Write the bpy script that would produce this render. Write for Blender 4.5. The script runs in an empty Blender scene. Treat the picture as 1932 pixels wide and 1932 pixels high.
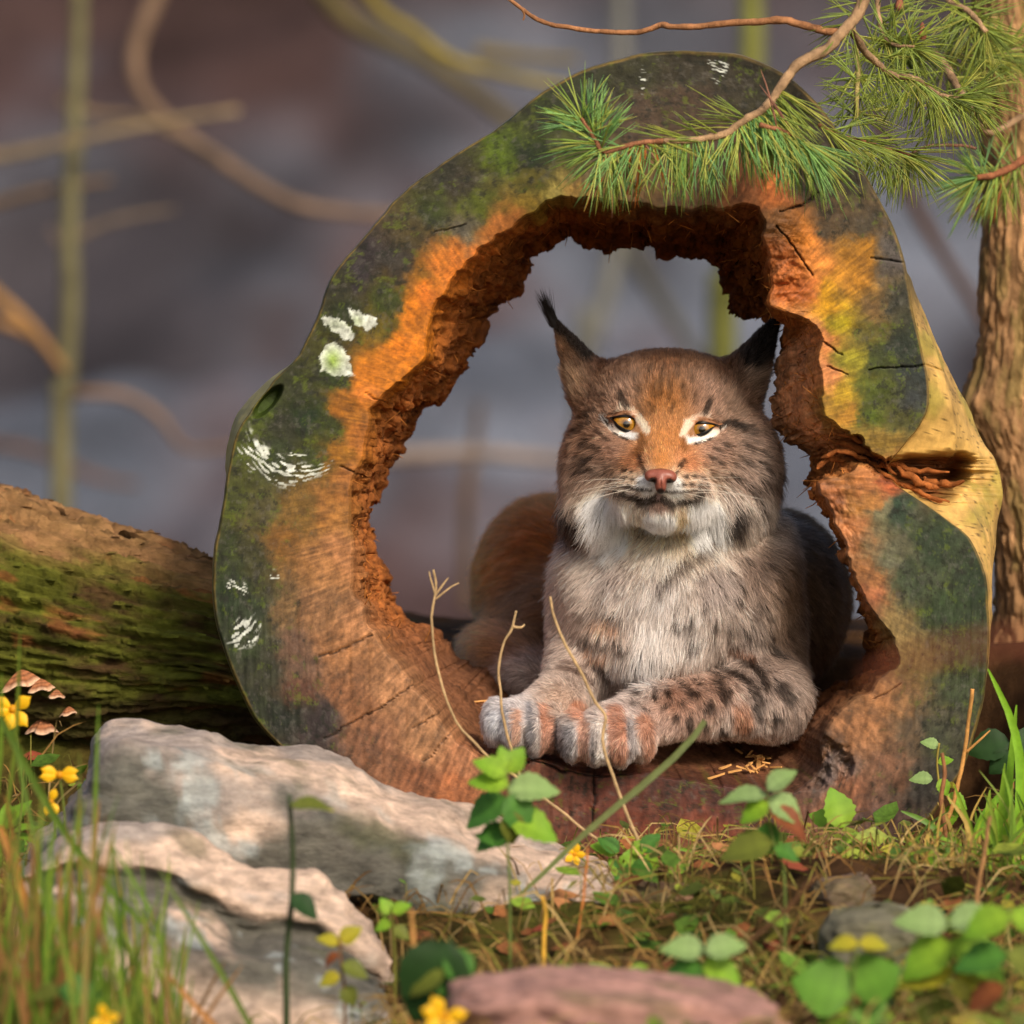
import bpy, math, random
import numpy as np
from mathutils import Vector, Matrix

# ------------------------------------------------------------------ camera, sky, sun, exposure
SC = bpy.context.scene
COL = SC.collection
R = math.radians
S = 1.0 / 1932.0            # metres per reference unit at the log's sawn face (frame is 1932 units wide)
CAM = np.array([0.0, -7.0, 0.65])
AIM = np.array([0.0, 0.0, 0.344])
_f = AIM - CAM; DIST = np.linalg.norm(_f); _f = _f / DIST
_r = np.array([1.0, 0.0, 0.0]); _u = np.cross(_r, _f)
cam_d = bpy.data.cameras.new('camera'); cam = bpy.data.objects.new('camera', cam_d); COL.objects.link(cam)
cam.location = CAM
cam.rotation_euler = Vector(_f).to_track_quat('-Z', 'Y').to_euler()
cam_d.sensor_width = 36.0
cam_d.lens = 36.0 * DIST / (1932 * S)
cam_d.clip_start = 0.05; cam_d.clip_end = 400
cam_d.dof.use_dof = True; cam_d.dof.focus_distance = 7.05; cam_d.dof.aperture_fstop = 5.0
SC.camera = cam

SUN_AZ, SUN_EL = 27.0, 35.0     # degrees to the right of the camera side, and up
sdir = Vector((math.sin(R(SUN_AZ)) * math.cos(R(SUN_EL)), -math.cos(R(SUN_AZ)) * math.cos(R(SUN_EL)), math.sin(R(SUN_EL))))
w = bpy.data.worlds.new('World'); SC.world = w; w.use_nodes = True
nt = w.node_tree; bg = nt.nodes['Background']; sky = nt.nodes.new('ShaderNodeTexSky')
sky.sky_type = 'NISHITA'; sky.sun_disc = False
sky.sun_elevation = R(SUN_EL); sky.sun_rotation = math.atan2(sdir.x, sdir.y)
sky.dust_density = 4.0; sky.ozone_density = 0.3
nt.links.new(sky.outputs[0], bg.inputs[0]); bg.inputs[1].default_value = 0.105
sl = bpy.data.lights.new('sun', 'SUN'); sl.energy = 2.4; sl.angle = R(10.0); sl.color = (1.0, 0.87, 0.72)
so = bpy.data.objects.new('sun', sl); COL.objects.link(so); so.rotation_euler = sdir.to_track_quat('Z', 'Y').to_euler()
SC.view_settings.view_transform = 'Standard'; SC.view_settings.look = 'None'
SC.view_settings.exposure = 0.46; SC.view_settings.gamma = 1.0; SC.view_settings.use_curve_mapping = False
SC.render.engine = 'CYCLES'
SC.cycles.use_denoising = True
SC.cycles.max_bounces = 6; SC.cycles.diffuse_bounces = 3; SC.cycles.transparent_max_bounces = 8
SC.cycles.sample_clamp_indirect = 6.0

# ------------------------------------------------------------------ helpers
rng = np.random.default_rng(7)
random.seed(7)

def at(px, py, y=0.0):
    """reference point -> world point on the vertical plane Y = y"""
    px = np.asarray(px, float); py = np.asarray(py, float); y = np.asarray(y, float)
    t = 0.5 / DIST
    dx = (px - 966) / 966 * t; dz = (966 - py) / 966 * t
    d = _f + dx[..., None] * _r + dz[..., None] * _u
    k = (y - CAM[1]) / d[..., 1]
    return CAM + d * k[..., None]

def to_ref(P):
    """world points -> reference units"""
    v = P - CAM
    z = v @ _f
    return np.stack([966 + (v @ _r) / z * DIST / S, 966 - (v @ _u) / z * DIST / S], -1)

def A(lst): return np.array(lst, float)

def lin(c):
    c = np.asarray(c, float) / 255.0
    return np.where(c <= 0.04045, c / 12.92, ((c + 0.055) / 1.055) ** 2.4)

def _hash(ix, iy, iz, seed):
    h = (ix.astype(np.int64) * 374761393 + iy.astype(np.int64) * 668265263 + iz.astype(np.int64) * 2147483647 + seed * 974634777) & 0xffffffff
    h = ((h ^ (h >> 13)) * 1274126177) & 0xffffffff
    h = ((h ^ (h >> 16)) * 2246822519) & 0xffffffff
    return ((h ^ (h >> 15)) & 0xffff).astype(np.float32) / 65535.0

def vnoise(p, seed=0):
    p = np.asarray(p, np.float64)
    i = np.floor(p).astype(np.int64); f = p - i
    u = f * f * f * (f * (f * 6 - 15) + 10)
    r = 0
    for a in (0, 1):
        wx = u[..., 0] if a else 1 - u[..., 0]
        for b in (0, 1):
            wy = u[..., 1] if b else 1 - u[..., 1]
            for c in (0, 1):
                wz = u[..., 2] if c else 1 - u[..., 2]
                r = r + wx * wy * wz * _hash(i[..., 0] + a, i[..., 1] + b, i[..., 2] + c, seed)
    return r * 2 - 1

def fbm(p, octaves=4, seed=0, gain=0.5, lac=2.03):
    r = 0; a = 1; t = 0; p = np.asarray(p, float)
    for o in range(octaves):
        r = r + a * vnoise(p + 17.3 * o, seed + o * 13); t += a; a *= gain; p = p * lac
    return r / t

def ridged(p, octaves=4, seed=0):
    r = 0; a = 1; t = 0; p = np.asarray(p, float)
    for o in range(octaves):
        r = r + a * (1 - np.abs(vnoise(p + 9.1 * o, seed + o * 7))); t += a; a *= 0.5; p = p * 2.07
    return r / t

def sstep(a, b, x):
    t = np.clip((x - a) / (b - a), 0, 1); return t * t * (3 - 2 * t)

def p3(q, s=1.0, z=0.0):
    q = np.asarray(q, float) * s
    return np.stack([q[..., 0], q[..., 1], np.full(q.shape[:-1], z)], -1)

def idw(q, pts, vals, power=3.0, eps=12.0):
    """inverse distance blend of vals given at pts (reference units)"""
    q = np.asarray(q, float); out = np.zeros((len(q), vals.shape[1])); n = 20000
    for s in range(0, len(q), n):
        d2 = ((q[s:s + n, None, :] - pts[None]) ** 2).sum(-1) + eps * eps
        wt = d2 ** (-power / 2)
        out[s:s + n] = (wt @ vals) / wt.sum(1, keepdims=True)
    return out

def seg_dist(q, a, b):
    a = np.asarray(a, float); b = np.asarray(b, float)
    ab = b - a; t = np.clip(((q - a) @ ab) / max(ab @ ab, 1e-9), 0, 1)
    return np.linalg.norm(q - (a + t[:, None] * ab), axis=1), t

def poly_dist(q, pts):
    """distance to a polyline and the fraction along it"""
    best = np.full(len(q), 1e9); bt = np.zeros(len(q)); n = max(len(pts) - 1, 1)
    if len(pts) == 1: return np.linalg.norm(q - np.asarray(pts[0], float), axis=1), bt
    for i in range(n):
        d, t = seg_dist(q, pts[i], pts[i + 1]); m = d < best
        best = np.where(m, d, best); bt = np.where(m, (i + t) / n, bt)
    return best, bt

def inside(q, poly):
    x, y = q[:, 0], q[:, 1]; r = np.zeros(len(q), bool); n = len(poly)
    for i in range(n):
        x1, y1 = poly[i]; x2, y2 = poly[(i + 1) % n]
        c = ((y1 > y) != (y2 > y)) & (x < (x2 - x1) * (y - y1) / (y2 - y1 + 1e-12) + x1)
        r ^= c
    return r

def catmull(P, n, closed=False):
    """resample control points (k,m) to n points with a Catmull-Rom spline"""
    P = np.asarray(P, float); k = len(P)
    t = np.linspace(0, k if closed else k - 1, n, endpoint=not closed)
    i = np.floor(t).astype(int)
    if not closed: i = np.minimum(i, k - 2)
    f = (t - i)[:, None]
    g = (lambda j: P[j % k]) if closed else (lambda j: P[np.clip(j, 0, k - 1)])
    p0, p1, p2, p3_ = g(i - 1), g(i), g(i + 1), g(i + 2)
    return 0.5 * (2 * p1 + (p2 - p0) * f + (2 * p0 - 5 * p1 + 4 * p2 - p3_) * f ** 2 + (3 * p1 - p0 - 3 * p2 + p3_) * f ** 3)

def wloc(o):
    """world position of an unrotated parent chain"""
    p = np.zeros(3)
    while o is not None: p = p + np.array(o.location); o = o.parent
    return p

def link(o, parent=None):
    COL.objects.link(o)
    if parent is not None:
        o.parent = parent
    return o

def tag(o, label=None, cat=None, group=None, kind=None):
    if label: o['label'] = label
    if cat: o['category'] = cat
    if group: o['group'] = group
    if kind: o['kind'] = kind
    return o

def empty(name, loc, label=None, cat=None, group=None):
    o = bpy.data.objects.new(name, None); COL.objects.link(o); o.location = loc
    o.empty_display_size = 0.05
    return tag(o, label, cat, group)

def mesh_data(name, V, F, mat=None, cols=None, smooth=True):
    """V (n,3); F (m,3|4) array or list of arrays of different widths"""
    me = bpy.data.meshes.new(name)
    Fs = [f for f in (F if isinstance(F, list) else [F]) if len(f)]
    V = np.asarray(V, np.float32)
    me.vertices.add(len(V)); me.vertices.foreach_set('co', V.ravel())
    tot = np.concatenate([np.full(len(f), np.asarray(f).shape[1], np.int32) for f in Fs])
    idx = np.concatenate([np.asarray(f, np.int32).ravel() for f in Fs])
    me.loops.add(len(idx)); me.loops.foreach_set('vertex_index', idx)
    me.polygons.add(len(tot))
    st = np.zeros(len(tot), np.int32); st[1:] = np.cumsum(tot)[:-1]
    me.polygons.foreach_set('loop_start', st); me.polygons.foreach_set('loop_total', tot)
    me.polygons.foreach_set('use_smooth', np.full(len(tot), smooth))
    me.update(calc_edges=True)
    if cols is not None:
        c = np.ones((len(V), 4), np.float32); c[:, :3] = cols
        a = me.color_attributes.new('Col', 'FLOAT_COLOR', 'POINT'); a.data.foreach_set('color', c.ravel())
    if mat is not None: me.materials.append(mat)
    me.validate()
    return me

def mesh_obj(name, V, F, mat, parent=None, cols=None, smooth=True):
    """vertices in world space; placed relative to the parent's location"""
    V = np.asarray(V, float)
    if parent is not None: V = V - wloc(parent)
    o = bpy.data.objects.new(name, mesh_data(name, V, F, mat, cols, smooth))
    return link(o, parent)

def grid_faces(nu, nv, closed_u=False):
    """rows u (nu) by columns v (nv), index u*nv+v"""
    u = np.arange(nu if closed_u else nu - 1); v = np.arange(nv - 1)
    uu, vv = np.meshgrid(u, v, indexing='ij'); un = (uu + 1) % nu
    return np.stack([uu * nv + vv, un * nv + vv, un * nv + vv + 1, uu * nv + vv + 1], -1).reshape(-1, 4)

def tube(P, rad, sides=8, cap=True):
    """tube along points P with radii rad"""
    P = np.asarray(P, float); n = len(P); rad = np.broadcast_to(np.asarray(rad, float), (n,))
    T = np.gradient(P, axis=0); T /= np.linalg.norm(T, axis=1, keepdims=True) + 1e-12
    ref = np.array([0.0, 1.0, 0.0]) if abs(T[:, 1]).mean() < 0.8 else np.array([1.0, 0, 0])
    U = np.cross(T, ref); U /= np.linalg.norm(U, axis=1, keepdims=True) + 1e-12; W = np.cross(T, U)
    a = np.linspace(0, 2 * np.pi, sides, endpoint=False)
    V = P[:, None] + rad[:, None, None] * (np.cos(a)[None, :, None] * U[:, None] + np.sin(a)[None, :, None] * W[:, None])
    V = V.reshape(-1, 3)
    F = []
    i = np.arange(n - 1)[:, None] * sides; j = np.arange(sides)[None]; jn = (j + 1) % sides
    F = np.stack([i + j, i + jn, i + sides + jn, i + sides + j], -1).reshape(-1, 4)
    if not cap: return V, F, np.zeros((0, 3), int)
    V = np.vstack([V, P[:1], P[-1:]])
    jj = np.arange(sides); jm = (jj + 1) % sides
    T1 = np.stack([np.full(sides, len(V) - 2), jm, jj], -1)
    T2 = np.stack([np.full(sides, len(V) - 1), (n - 1) * sides + jj, (n - 1) * sides + jm], -1)
    return V, F, np.vstack([T1, T2])

class Soup:
    """collects pieces into one mesh"""
    def __init__(s): s.V = []; s.Q = []; s.T = []; s.C = []; s.n = 0
    def add(s, V, Q=None, T=None, col=(1, 1, 1)):
        V = np.asarray(V, float); s.V.append(V)
        if Q is not None and len(Q): s.Q.append(np.asarray(Q) + s.n)
        if T is not None and len(T): s.T.append(np.asarray(T) + s.n)
        s.C.append(np.broadcast_to(np.asarray(col, float), (len(V), 3))); s.n += len(V)
    def tube(s, P, rad, sides=6, col=(1, 1, 1)):
        V, Q, T = tube(P, rad, sides); s.add(V, Q, T, col)
    def build(s, name, mat, parent=None, smooth=True):
        F = []
        if s.Q: F.append(np.vstack(s.Q))
        if s.T: F.append(np.vstack(s.T))
        return mesh_obj(name, np.vstack(s.V), F, mat, parent, np.vstack(s.C), smooth)

# ---- materials
def mat_new(name):
    m = bpy.data.materials.new(name); m.use_nodes = True
    return m, m.node_tree, m.node_tree.nodes['Principled BSDF']

def mat_attr(name, rough=0.8, scale=60.0, var=0.35, bump=0.3, bscale=None, bdist=0.002, stretch=(1, 1, 1), spec=0.25,
             detail=6.0, translucent=0.0, sheen=0.0, voronoi=0.0, vscale=40):
    """vertex colour 'Col', broken up by object-space noise, with fine bump"""
    m, t, b = mat_new(name); N = t.nodes; L = t.links
    at_ = N.new('ShaderNodeAttribute'); at_.attribute_name = 'Col'
    tc = N.new('ShaderNodeTexCoord'); mp = N.new('ShaderNodeMapping'); mp.inputs['Scale'].default_value = stretch
    L.new(tc.outputs['Object'], mp.inputs[0])
    n1 = N.new('ShaderNodeTexNoise'); n1.inputs['Scale'].default_value = scale; n1.inputs['Detail'].default_value = detail; n1.inputs['Roughness'].default_value = 0.65
    L.new(mp.outputs[0], n1.inputs['Vector'])
    mr = N.new('ShaderNodeMapRange'); mr.inputs[1].default_value = 0.3; mr.inputs[2].default_value = 0.7
    mr.inputs[3].default_value = 1 - var; mr.inputs[4].default_value = 1 + var
    L.new(n1.outputs['Fac'], mr.inputs[0])
    mx = N.new('ShaderNodeVectorMath'); mx.operation = 'SCALE'
    L.new(at_.outputs['Color'], mx.inputs[0]); L.new(mr.outputs[0], mx.inputs['Scale'])
    L.new(mx.outputs[0], b.inputs['Base Color'])
    b.inputs['Roughness'].default_value = rough; b.inputs['Specular IOR Level'].default_value = spec
    if sheen: b.inputs['Sheen Weight'].default_value = sheen
    n2 = N.new('ShaderNodeTexNoise'); n2.inputs['Scale'].default_value = bscale or scale * 1.6; n2.inputs['Detail'].default_value = 8.0; n2.inputs['Roughness'].default_value = 0.7
    L.new(mp.outputs[0], n2.inputs['Vector'])
    h = n2.outputs['Fac']
    if voronoi:
        vo = N.new('ShaderNodeTexVoronoi'); vo.feature = 'DISTANCE_TO_EDGE'; vo.inputs['Scale'].default_value = vscale
        L.new(mp.outputs[0], vo.inputs['Vector'])
        ad = N.new('ShaderNodeMath'); ad.operation = 'MULTIPLY_ADD'; ad.inputs[1].default_value = voronoi
        L.new(vo.outputs['Distance'], ad.inputs[0]); L.new(n2.outputs['Fac'], ad.inputs[2]); h = ad.outputs[0]
    bp = N.new('ShaderNodeBump'); bp.inputs['Strength'].default_value = bump; bp.inputs['Distance'].default_value = bdist
    L.new(h, bp.inputs['Height']); L.new(bp.outputs[0], b.inputs['Normal'])
    if translucent:
        tr = N.new('ShaderNodeBsdfTranslucent'); L.new(mx.outputs[0], tr.inputs['Color'])
        ms = N.new('ShaderNodeMixShader'); ms.inputs[0].default_value = translucent
        L.new(b.outputs[0], ms.inputs[1]); L.new(tr.outputs[0], ms.inputs[2])
        L.new(ms.outputs[0], N['Material Output'].inputs['Surface'])
    return m
# ------------------------------------------------------------------ hollow log
# stations round the sawn end, clockwise from the top: outer edge, front edge of the hollow, far edge of the hollow (+ its depth)
ST = [
 (1300,97,1235,392,1240,478,.33),(1400,105,1300,395,1300,487,.33),(1480,140,1360,395,1345,492,.33),(1545,200,1400,390,1362,520,.33),
 (1590,265,1425,393,1372,560,.33),(1640,345,1437,415,1380,598,.31),(1680,420,1438,432,1405,604,.30),(1700,470,1436,455,1430,602,.28),
 (1712,520,1458,517,1462,597,.25),(1722,580,1450,578,1490,606,.22),(1730,620,1520,600,1478,650,.18),(1740,660,1552,638,1464,692,.16),
 (1750,710,1540,675,1456,735,.15),(1752,745,1552,722,1447,775,.15),(1748,775,1553,780,1455,808,.15),(1732,805,1585,802,1490,832,.15),
 (1690,856,1615,825,1517,842,.16),(1674,882,1632,858,1528,866,.16),(1692,915,1600,890,1524,902,.15),(1770,968,1541,912,1530,922,.15),
 (1830,1016,1576,985,1583,1000,.2),(1860,1085,1603,1070,1612,1085,.25),(1868,1170,1634,1140,1632,1160,.28),(1866,1240,1684,1203,1640,1215,.3),
 (1857,1300,1691,1254,1615,1275,.33),(1840,1380,1640,1295,1570,1300,.33),(1805,1470,1585,1340,1520,1320,.33),(1750,1550,1552,1385,1450,1330,.33),
 (1670,1610,1545,1446,1400,1340,.33),(1580,1645,1505,1488,1350,1345,.33),(1470,1665,1420,1487,1300,1345,.33),(1360,1675,1330,1475,1250,1345,.33),
 (1250,1675,1240,1460,1200,1345,.33),(1130,1665,1121,1460,1150,1340,.33),(1020,1640,1050,1440,1100,1330,.33),(910,1600,985,1425,1040,1325,.33),
 (800,1555,927,1430,1000,1315,.33),(690,1510,868,1408,963,1300,.33),(600,1460,828,1355,920,1268,.33),(530,1410,790,1300,880,1243,.33),
 (480,1355,745,1245,845,1212,.33),(440,1270,705,1185,806,1177,.33),(412,1190,682,1142,760,1165,.33),(402,1120,664,1105,735,1115,.33),
 (405,1040,664,1060,712,1068,.33),(415,985,668,1015,690,1015,.33),(425,930,660,960,707,951,.33),(432,880,672,890,736,886,.33),
 (445,820,692,845,762,850,.33),(475,770,700,800,780,805,.33),(520,715,714,752,834,761,.33),(563,668,760,715,865,708,.33),
 (600,595,806,665,900,660,.33),(630,520,817,585,944,581,.33),(685,448,862,518,985,552,.33),(740,385,900,480,1003,505,.33),
 (830,310,940,449,1012,471,.33),(930,250,1028,386,1054,447,.33),(1030,170,1078,373,1090,462,.33),(1120,125,1130,380,1120,468,.33),
 (1210,102,1185,390,1190,470,.33)]
ST = A(ST)
BULGE = {8:(1714,522),9:(1738,580),10:(1762,630),11:(1785,680),12:(1806,730),13:(1822,762),14:(1838,800),15:(1857,838),16:(1874,862),17:(1886,890),
         18:(1890,925),19:(1887,972),20:(1881,1015),21:(1872,1085),22:(1868,1165),47:(427,880),48:(434,815),49:(455,772),50:(508,716)}
LC = A([1140, 880])
MM = ST[:, :2] + (LC - ST[:, :2]) * 0.02
for k_, v_ in BULGE.items(): MM[k_] = v_
BB = ST[:, :2] + (LC - ST[:, :2]) * 0.06
BB[42:52, 0] += 35
NU = 1600
def lin_closed(P, n):
    k = len(P); t = np.linspace(0, k, n, endpoint=False); i = np.floor(t).astype(int); f = (t - i)[:, None]
    return P[i % k] * (1 - f) + P[(i + 1) % k] * f
def soft(P, n): return 0.65 * catmull(P, n, True) + 0.35 * lin_closed(P, n)
uO = soft(ST[:, :2], NU); uI = soft(ST[:, 2:4], NU); uK = soft(ST[:, 4:6], NU); uD = soft(ST[:, 6:7], NU)[:, 0]
uM = soft(MM, NU); uB = soft(BB, NU)
uO += (fbm(p3(uO, 1 / 60), 4, 3)[:, None]) * 3.0
uI += np.stack([fbm(p3(uI, 1 / 26), 5, 11), fbm(p3(uI, 1 / 26), 5, 12)], -1) * 9
jag = np.stack([fbm(p3(uK, 1 / 30), 5, 21, 0.65), fbm(p3(uK, 1 / 30), 5, 22, 0.65)], -1)
uK += jag * 22
uK += (np.stack([vnoise(p3(uK, 1 / 7), 23), vnoise(p3(uK, 1 / 11), 24)], -1)) * 2.0

FACE_COL = A([
 (1300,130,50,45,30),(1200,140,45,45,25),(1400,150,50,45,30),(1300,200,72,56,42),(1200,230,78,62,48),(1450,200,50,48,28),(1350,300,82,62,46),(1500,280,62,56,44),
 (1100,180,40,45,25),(1050,210,40,50,20),(1000,300,28,42,15),(950,290,78,98,15),(1000,340,92,86,28),(1100,330,98,86,58),(1060,290,70,75,35),
 (880,350,50,45,32),(850,330,40,40,28),(820,400,50,60,20),(900,390,82,92,22),(780,430,75,65,35),(880,430,98,92,76),(1000,380,145,120,42),(1040,360,155,140,68),
 (700,480,45,38,40),(680,520,42,35,40),(740,490,50,45,38),(640,540,45,45,25),(730,570,50,60,12),(800,530,135,92,20),(850,510,220,125,40),(900,480,228,130,52),(950,430,210,130,60),
 (650,600,35,45,12),(640,700,40,55,12),(720,600,92,80,10),(770,580,195,112,18),(760,650,220,125,26),(700,700,195,115,26),(800,560,220,120,32),
 (560,720,45,50,20),(590,780,26,45,14),(540,800,45,48,30),(620,790,50,60,12),(650,780,155,96,22),(690,740,205,120,42),(680,830,180,110,42),
 (500,760,62,78,18),(460,830,72,82,22),(520,860,45,55,25),(600,860,50,60,20),(640,860,145,96,26),(670,900,165,105,50),
 (450,950,62,68,22),(500,960,80,75,42),(560,960,115,86,36),(620,960,155,105,50),(430,1050,45,55,20),(480,1060,60,60,30),(540,1030,125,86,36),(600,1060,160,112,68),(650,1050,170,116,72),
 (430,1130,35,50,25),(480,1150,40,50,30),(540,1150,112,86,54),(600,1150,135,97,64),(680,1160,160,112,74),(450,1230,45,55,30),(500,1260,50,52,35),(560,1230,102,76,60),(640,1220,155,107,68),
 (480,1330,35,42,22),(540,1340,30,38,25),(560,1300,92,60,45),(600,1370,55,45,45),(660,1330,140,94,62),(740,1300,170,122,84),(800,1400,175,127,88),(700,1420,132,90,64),(800,1460,134,86,58),
 (860,1480,155,96,60),(900,1430,165,112,78),(1000,1480,112,65,46),(1080,1480,107,62,46),(1150,1500,97,50,37),(1250,1480,80,45,35),(1350,1500,75,40,32),(1200,1580,118,60,40),(1350,1580,118,62,43),
 (1450,1540,85,48,40),(1500,1600,122,70,48),(1570,1450,108,92,86),(1540,1410,108,76,54),(1620,1380,155,107,70),(1660,1320,155,107,68),(1600,1500,132,86,60),(1680,1450,122,86,64),(1650,1560,97,72,64),
 (1740,1480,60,55,50),(1770,1400,55,58,42),(1720,1380,92,76,57),(1800,1300,50,60,35),(1840,1250,55,65,32),(1720,1250,112,96,52),(1700,1300,132,96,62),(1790,1150,45,60,33),(1840,1100,40,55,33),
 (1720,1100,60,72,48),(1680,1050,97,97,74),(1690,960,40,60,44),(1760,1020,45,60,38),(1660,960,112,110,82),(1630,950,175,120,62),(1640,1080,158,106,62),(1570,940,152,95,58),(1600,1000,178,116,72),
 (1625,1110,172,105,68),(1690,1190,132,110,66),(1640,900,195,126,72),(1670,915,162,85,48),
 (1480,480,178,105,56),(1500,540,190,105,50),(1520,450,220,136,56),(1540,500,228,142,64),(1450,420,132,90,52),(1560,430,80,65,45),(1620,430,70,62,48),(1680,480,82,76,72),(1620,480,165,112,30),
 (1600,520,190,130,40),(1700,560,60,60,48),(1650,570,112,86,48),(1570,560,195,142,22),(1580,610,170,152,22),(1560,640,224,142,80),(1640,620,92,86,33),(1700,640,40,50,38),(1610,680,145,137,36),
 (1560,700,218,142,86),(1660,680,62,72,25),(1720,700,40,48,45),(1590,740,175,142,32),(1650,740,76,87,26),(1720,760,50,55,55),(1640,790,72,87,22),(1700,800,82,82,36),(1660,840,134,107,42),
 (1600,790,184,132,46),(1530,620,214,142,86),(1420,350,155,97,58),(1470,350,195,112,56),(1530,330,70,60,50),(1500,230,60,52,35),(1580,330,60,58,42),(1200,350,112,86,52),(1100,350,155,122,57),(1300,360,112,82,58)])

CRACK = A([(1440,815),(1520,800),(1593,806),(1640,835),(1672,868),(1730,850),(1840,852),(1840,905),(1800,955),(1764,962),(1700,925),(1672,908),(1640,890),(1600,868),(1540,895),(1500,905)])
CHIP = A([(1500,1375),(1545,1372),(1600,1405),(1625,1440),(1600,1468),(1555,1492),(1500,1500),(1380,1500),(1360,1440)])
CRACKS = [([(600,1240),(655,1222),(700,1200)],1.6),([(610,1395),(700,1345),(780,1292)],0.9),([(780,1375),(860,1330)],0.9),([(1119,1462),(1121,1500),(1116,1560)],1.8),
          ([(985,1450),(1000,1432),(1050,1452),(1120,1466),(1180,1462)],1.4),([(1640,697),(1750,690),(1790,700)],1.2),([(1466,428),(1500,470),(1535,520)],1.6),
          ([(1470,400),(1500,392),(1530,375),(1560,345)],1.6),([(1640,485),(1690,492),(1725,498)],1.0),([(1552,645),(1590,668)],1.2),([(640,880),(690,900)],0.8),([(1560,690),(1600,705)],.8),
          ([(820,440),(880,420)],.6),([(720,760),(690,740)],.7),([(1700,1290),(1650,1320)],.6),([(900,1360),(850,1380),(800,1440)],.7)]
def face_depth(q):
    """depth behind the saw cut, metres"""
    d = 0.0006 * fbm(p3(q, 1 / 25), 4, 31)
    d = d + 0.0009 * fbm(p3(q * A([1 / 9, 1 / 90]), 1), 3, 35) * sstep(1000, 1250, q[:, 1])
    flange = np.exp(-(((q[:, 0] - 1478) / 38) ** 2 + ((q[:, 1] - 515) / 75) ** 2) * 1.2)
    d = d + flange * (0.008 + 0.013 * fbm(p3(q * A([1 / 22, 1 / 10]), 1), 5, 41))
    low = np.exp(-(((q[:, 0] - 1580) / 40) ** 2 + ((q[:, 1] - 1020) / 120) ** 2) * 1.2)
    d = d + low * (0.004 + 0.007 * fbm(p3(q, 1 / 14), 5, 43))
    qw = q + np.stack([fbm(p3(q, 1 / 18), 4, 51), fbm(p3(q, 1 / 18), 4, 52)], -1) * 14
    ins = inside(qw, CRACK); e, _ = poly_dist(qw, np.vstack([CRACK, CRACK[:1]]))
    cr = np.where(ins, sstep(0, 16, e), 0)
    d = d + cr * (0.055 + 0.04 * fbm(p3(q, 1 / 22), 5, 55))
    ins2 = inside(qw, CHIP); e2, _ = poly_dist(qw, np.vstack([CHIP, CHIP[:1]]))
    d = d + np.where(ins2, sstep(0, 18, e2), 0) * (0.011 + 0.009 * fbm(p3(q, 1 / 12), 4, 57))
    kn = sstep(1.0, 0.55, np.sqrt((((q[:, 0] - 505) * .75 + (q[:, 1] - 758) * .66) / 15) ** 2 + (((q[:, 0] - 505) * -.66 + (q[:, 1] - 758) * .75) / 44) ** 2))
    d = d + kn * 0.018
    line = np.zeros(len(q))
    for pts, wd in CRACKS:
        dd, tt_ = poly_dist(qw * .35 + q * .65, A(pts)); wt_ = wd * (.35 + .65 * np.sin(np.pi * np.clip(tt_, .03, .97))); line = np.maximum(line, sstep(wt_ + 1.7, wt_ * .3, dd) * np.clip(wd, 0, 1))
    d = d + 0.004 * line
    return d, cr, line, kn, flange + low
def white_marks(q):
    m = np.zeros(len(q)); g = np.zeros(len(q))
    n1 = fbm(p3(q, 1 / 9), 5, 61, .7); qw = q + np.stack([n1, fbm(p3(q, 1 / 9), 5, 62, .7)], -1) * 9
    for poly in ([(606,598),(625,594),(662,615),(672,630),(664,645),(650,643),(612,610)],[(652,577),(690,592),(713,600),(708,618),(692,626),(668,610),(660,600)],
                 [(612,648),(632,643),(655,665),(670,710),(655,713),(606,702),(602,680)]):
        P = A(poly); i = inside(qw, P); e, _ = poly_dist(qw, np.vstack([P, P[:1]]))
        m = np.maximum(m, np.where(i, sstep(0, 3, e), 0))
    g = np.exp(-(((q[:, 0] - 628) / 18) ** 2 + ((q[:, 1] - 680) / 24) ** 2)) + .45 * np.exp(-(((q[:, 0] - 672) / 15) ** 2 + ((q[:, 1] - 606) / 12) ** 2)) + .3 * np.exp(-(((q[:, 0] - 632) / 18) ** 2 + ((q[:, 1] - 612) / 12) ** 2))
    # dry brush strokes: (centre, half length, half width, angle, spacing, density)
    for cx, cy, a, b, ang, sp, th in ((530,890,80,26,22,9.5,.0),(480,862,34,26,35,9,.2),(460,1195,34,26,-38,10,-.05),(448,1108,24,14,25,7,.3),(517,1090,9,15,0,6,.3),
                                      (1213,150,6,26,0,7,.25),(1355,132,14,24,20,6,.22),(1345,118,10,8,0,6,.3),(560,858,16,4,5,5,.3)):
        c, s = math.cos(R(ang)), math.sin(R(ang)); dx = q[:, 0] - cx; dy = q[:, 1] - cy
        u = dx * c + dy * s; v = -dx * s + dy * c + 0.006 * u * u * (1 if a > 30 else 0)
        env = sstep(1.15, .7, np.sqrt((u / a) ** 2 + (v / b) ** 2) + .35 * fbm(p3(q, 1 / 11), 3, 71))
        st = np.sin(v / sp * 2 * np.pi + 1.2 * fbm(p3(q, 1 / 20), 2, 75)) * .42 + 1.5 * fbm(p3(np.stack([u / 14, v / 5.5], -1)), 3, 73)
        m = np.maximum(m, env * sstep(th, th + .25, st))
    return m, np.clip(g, 0, 1)
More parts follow.
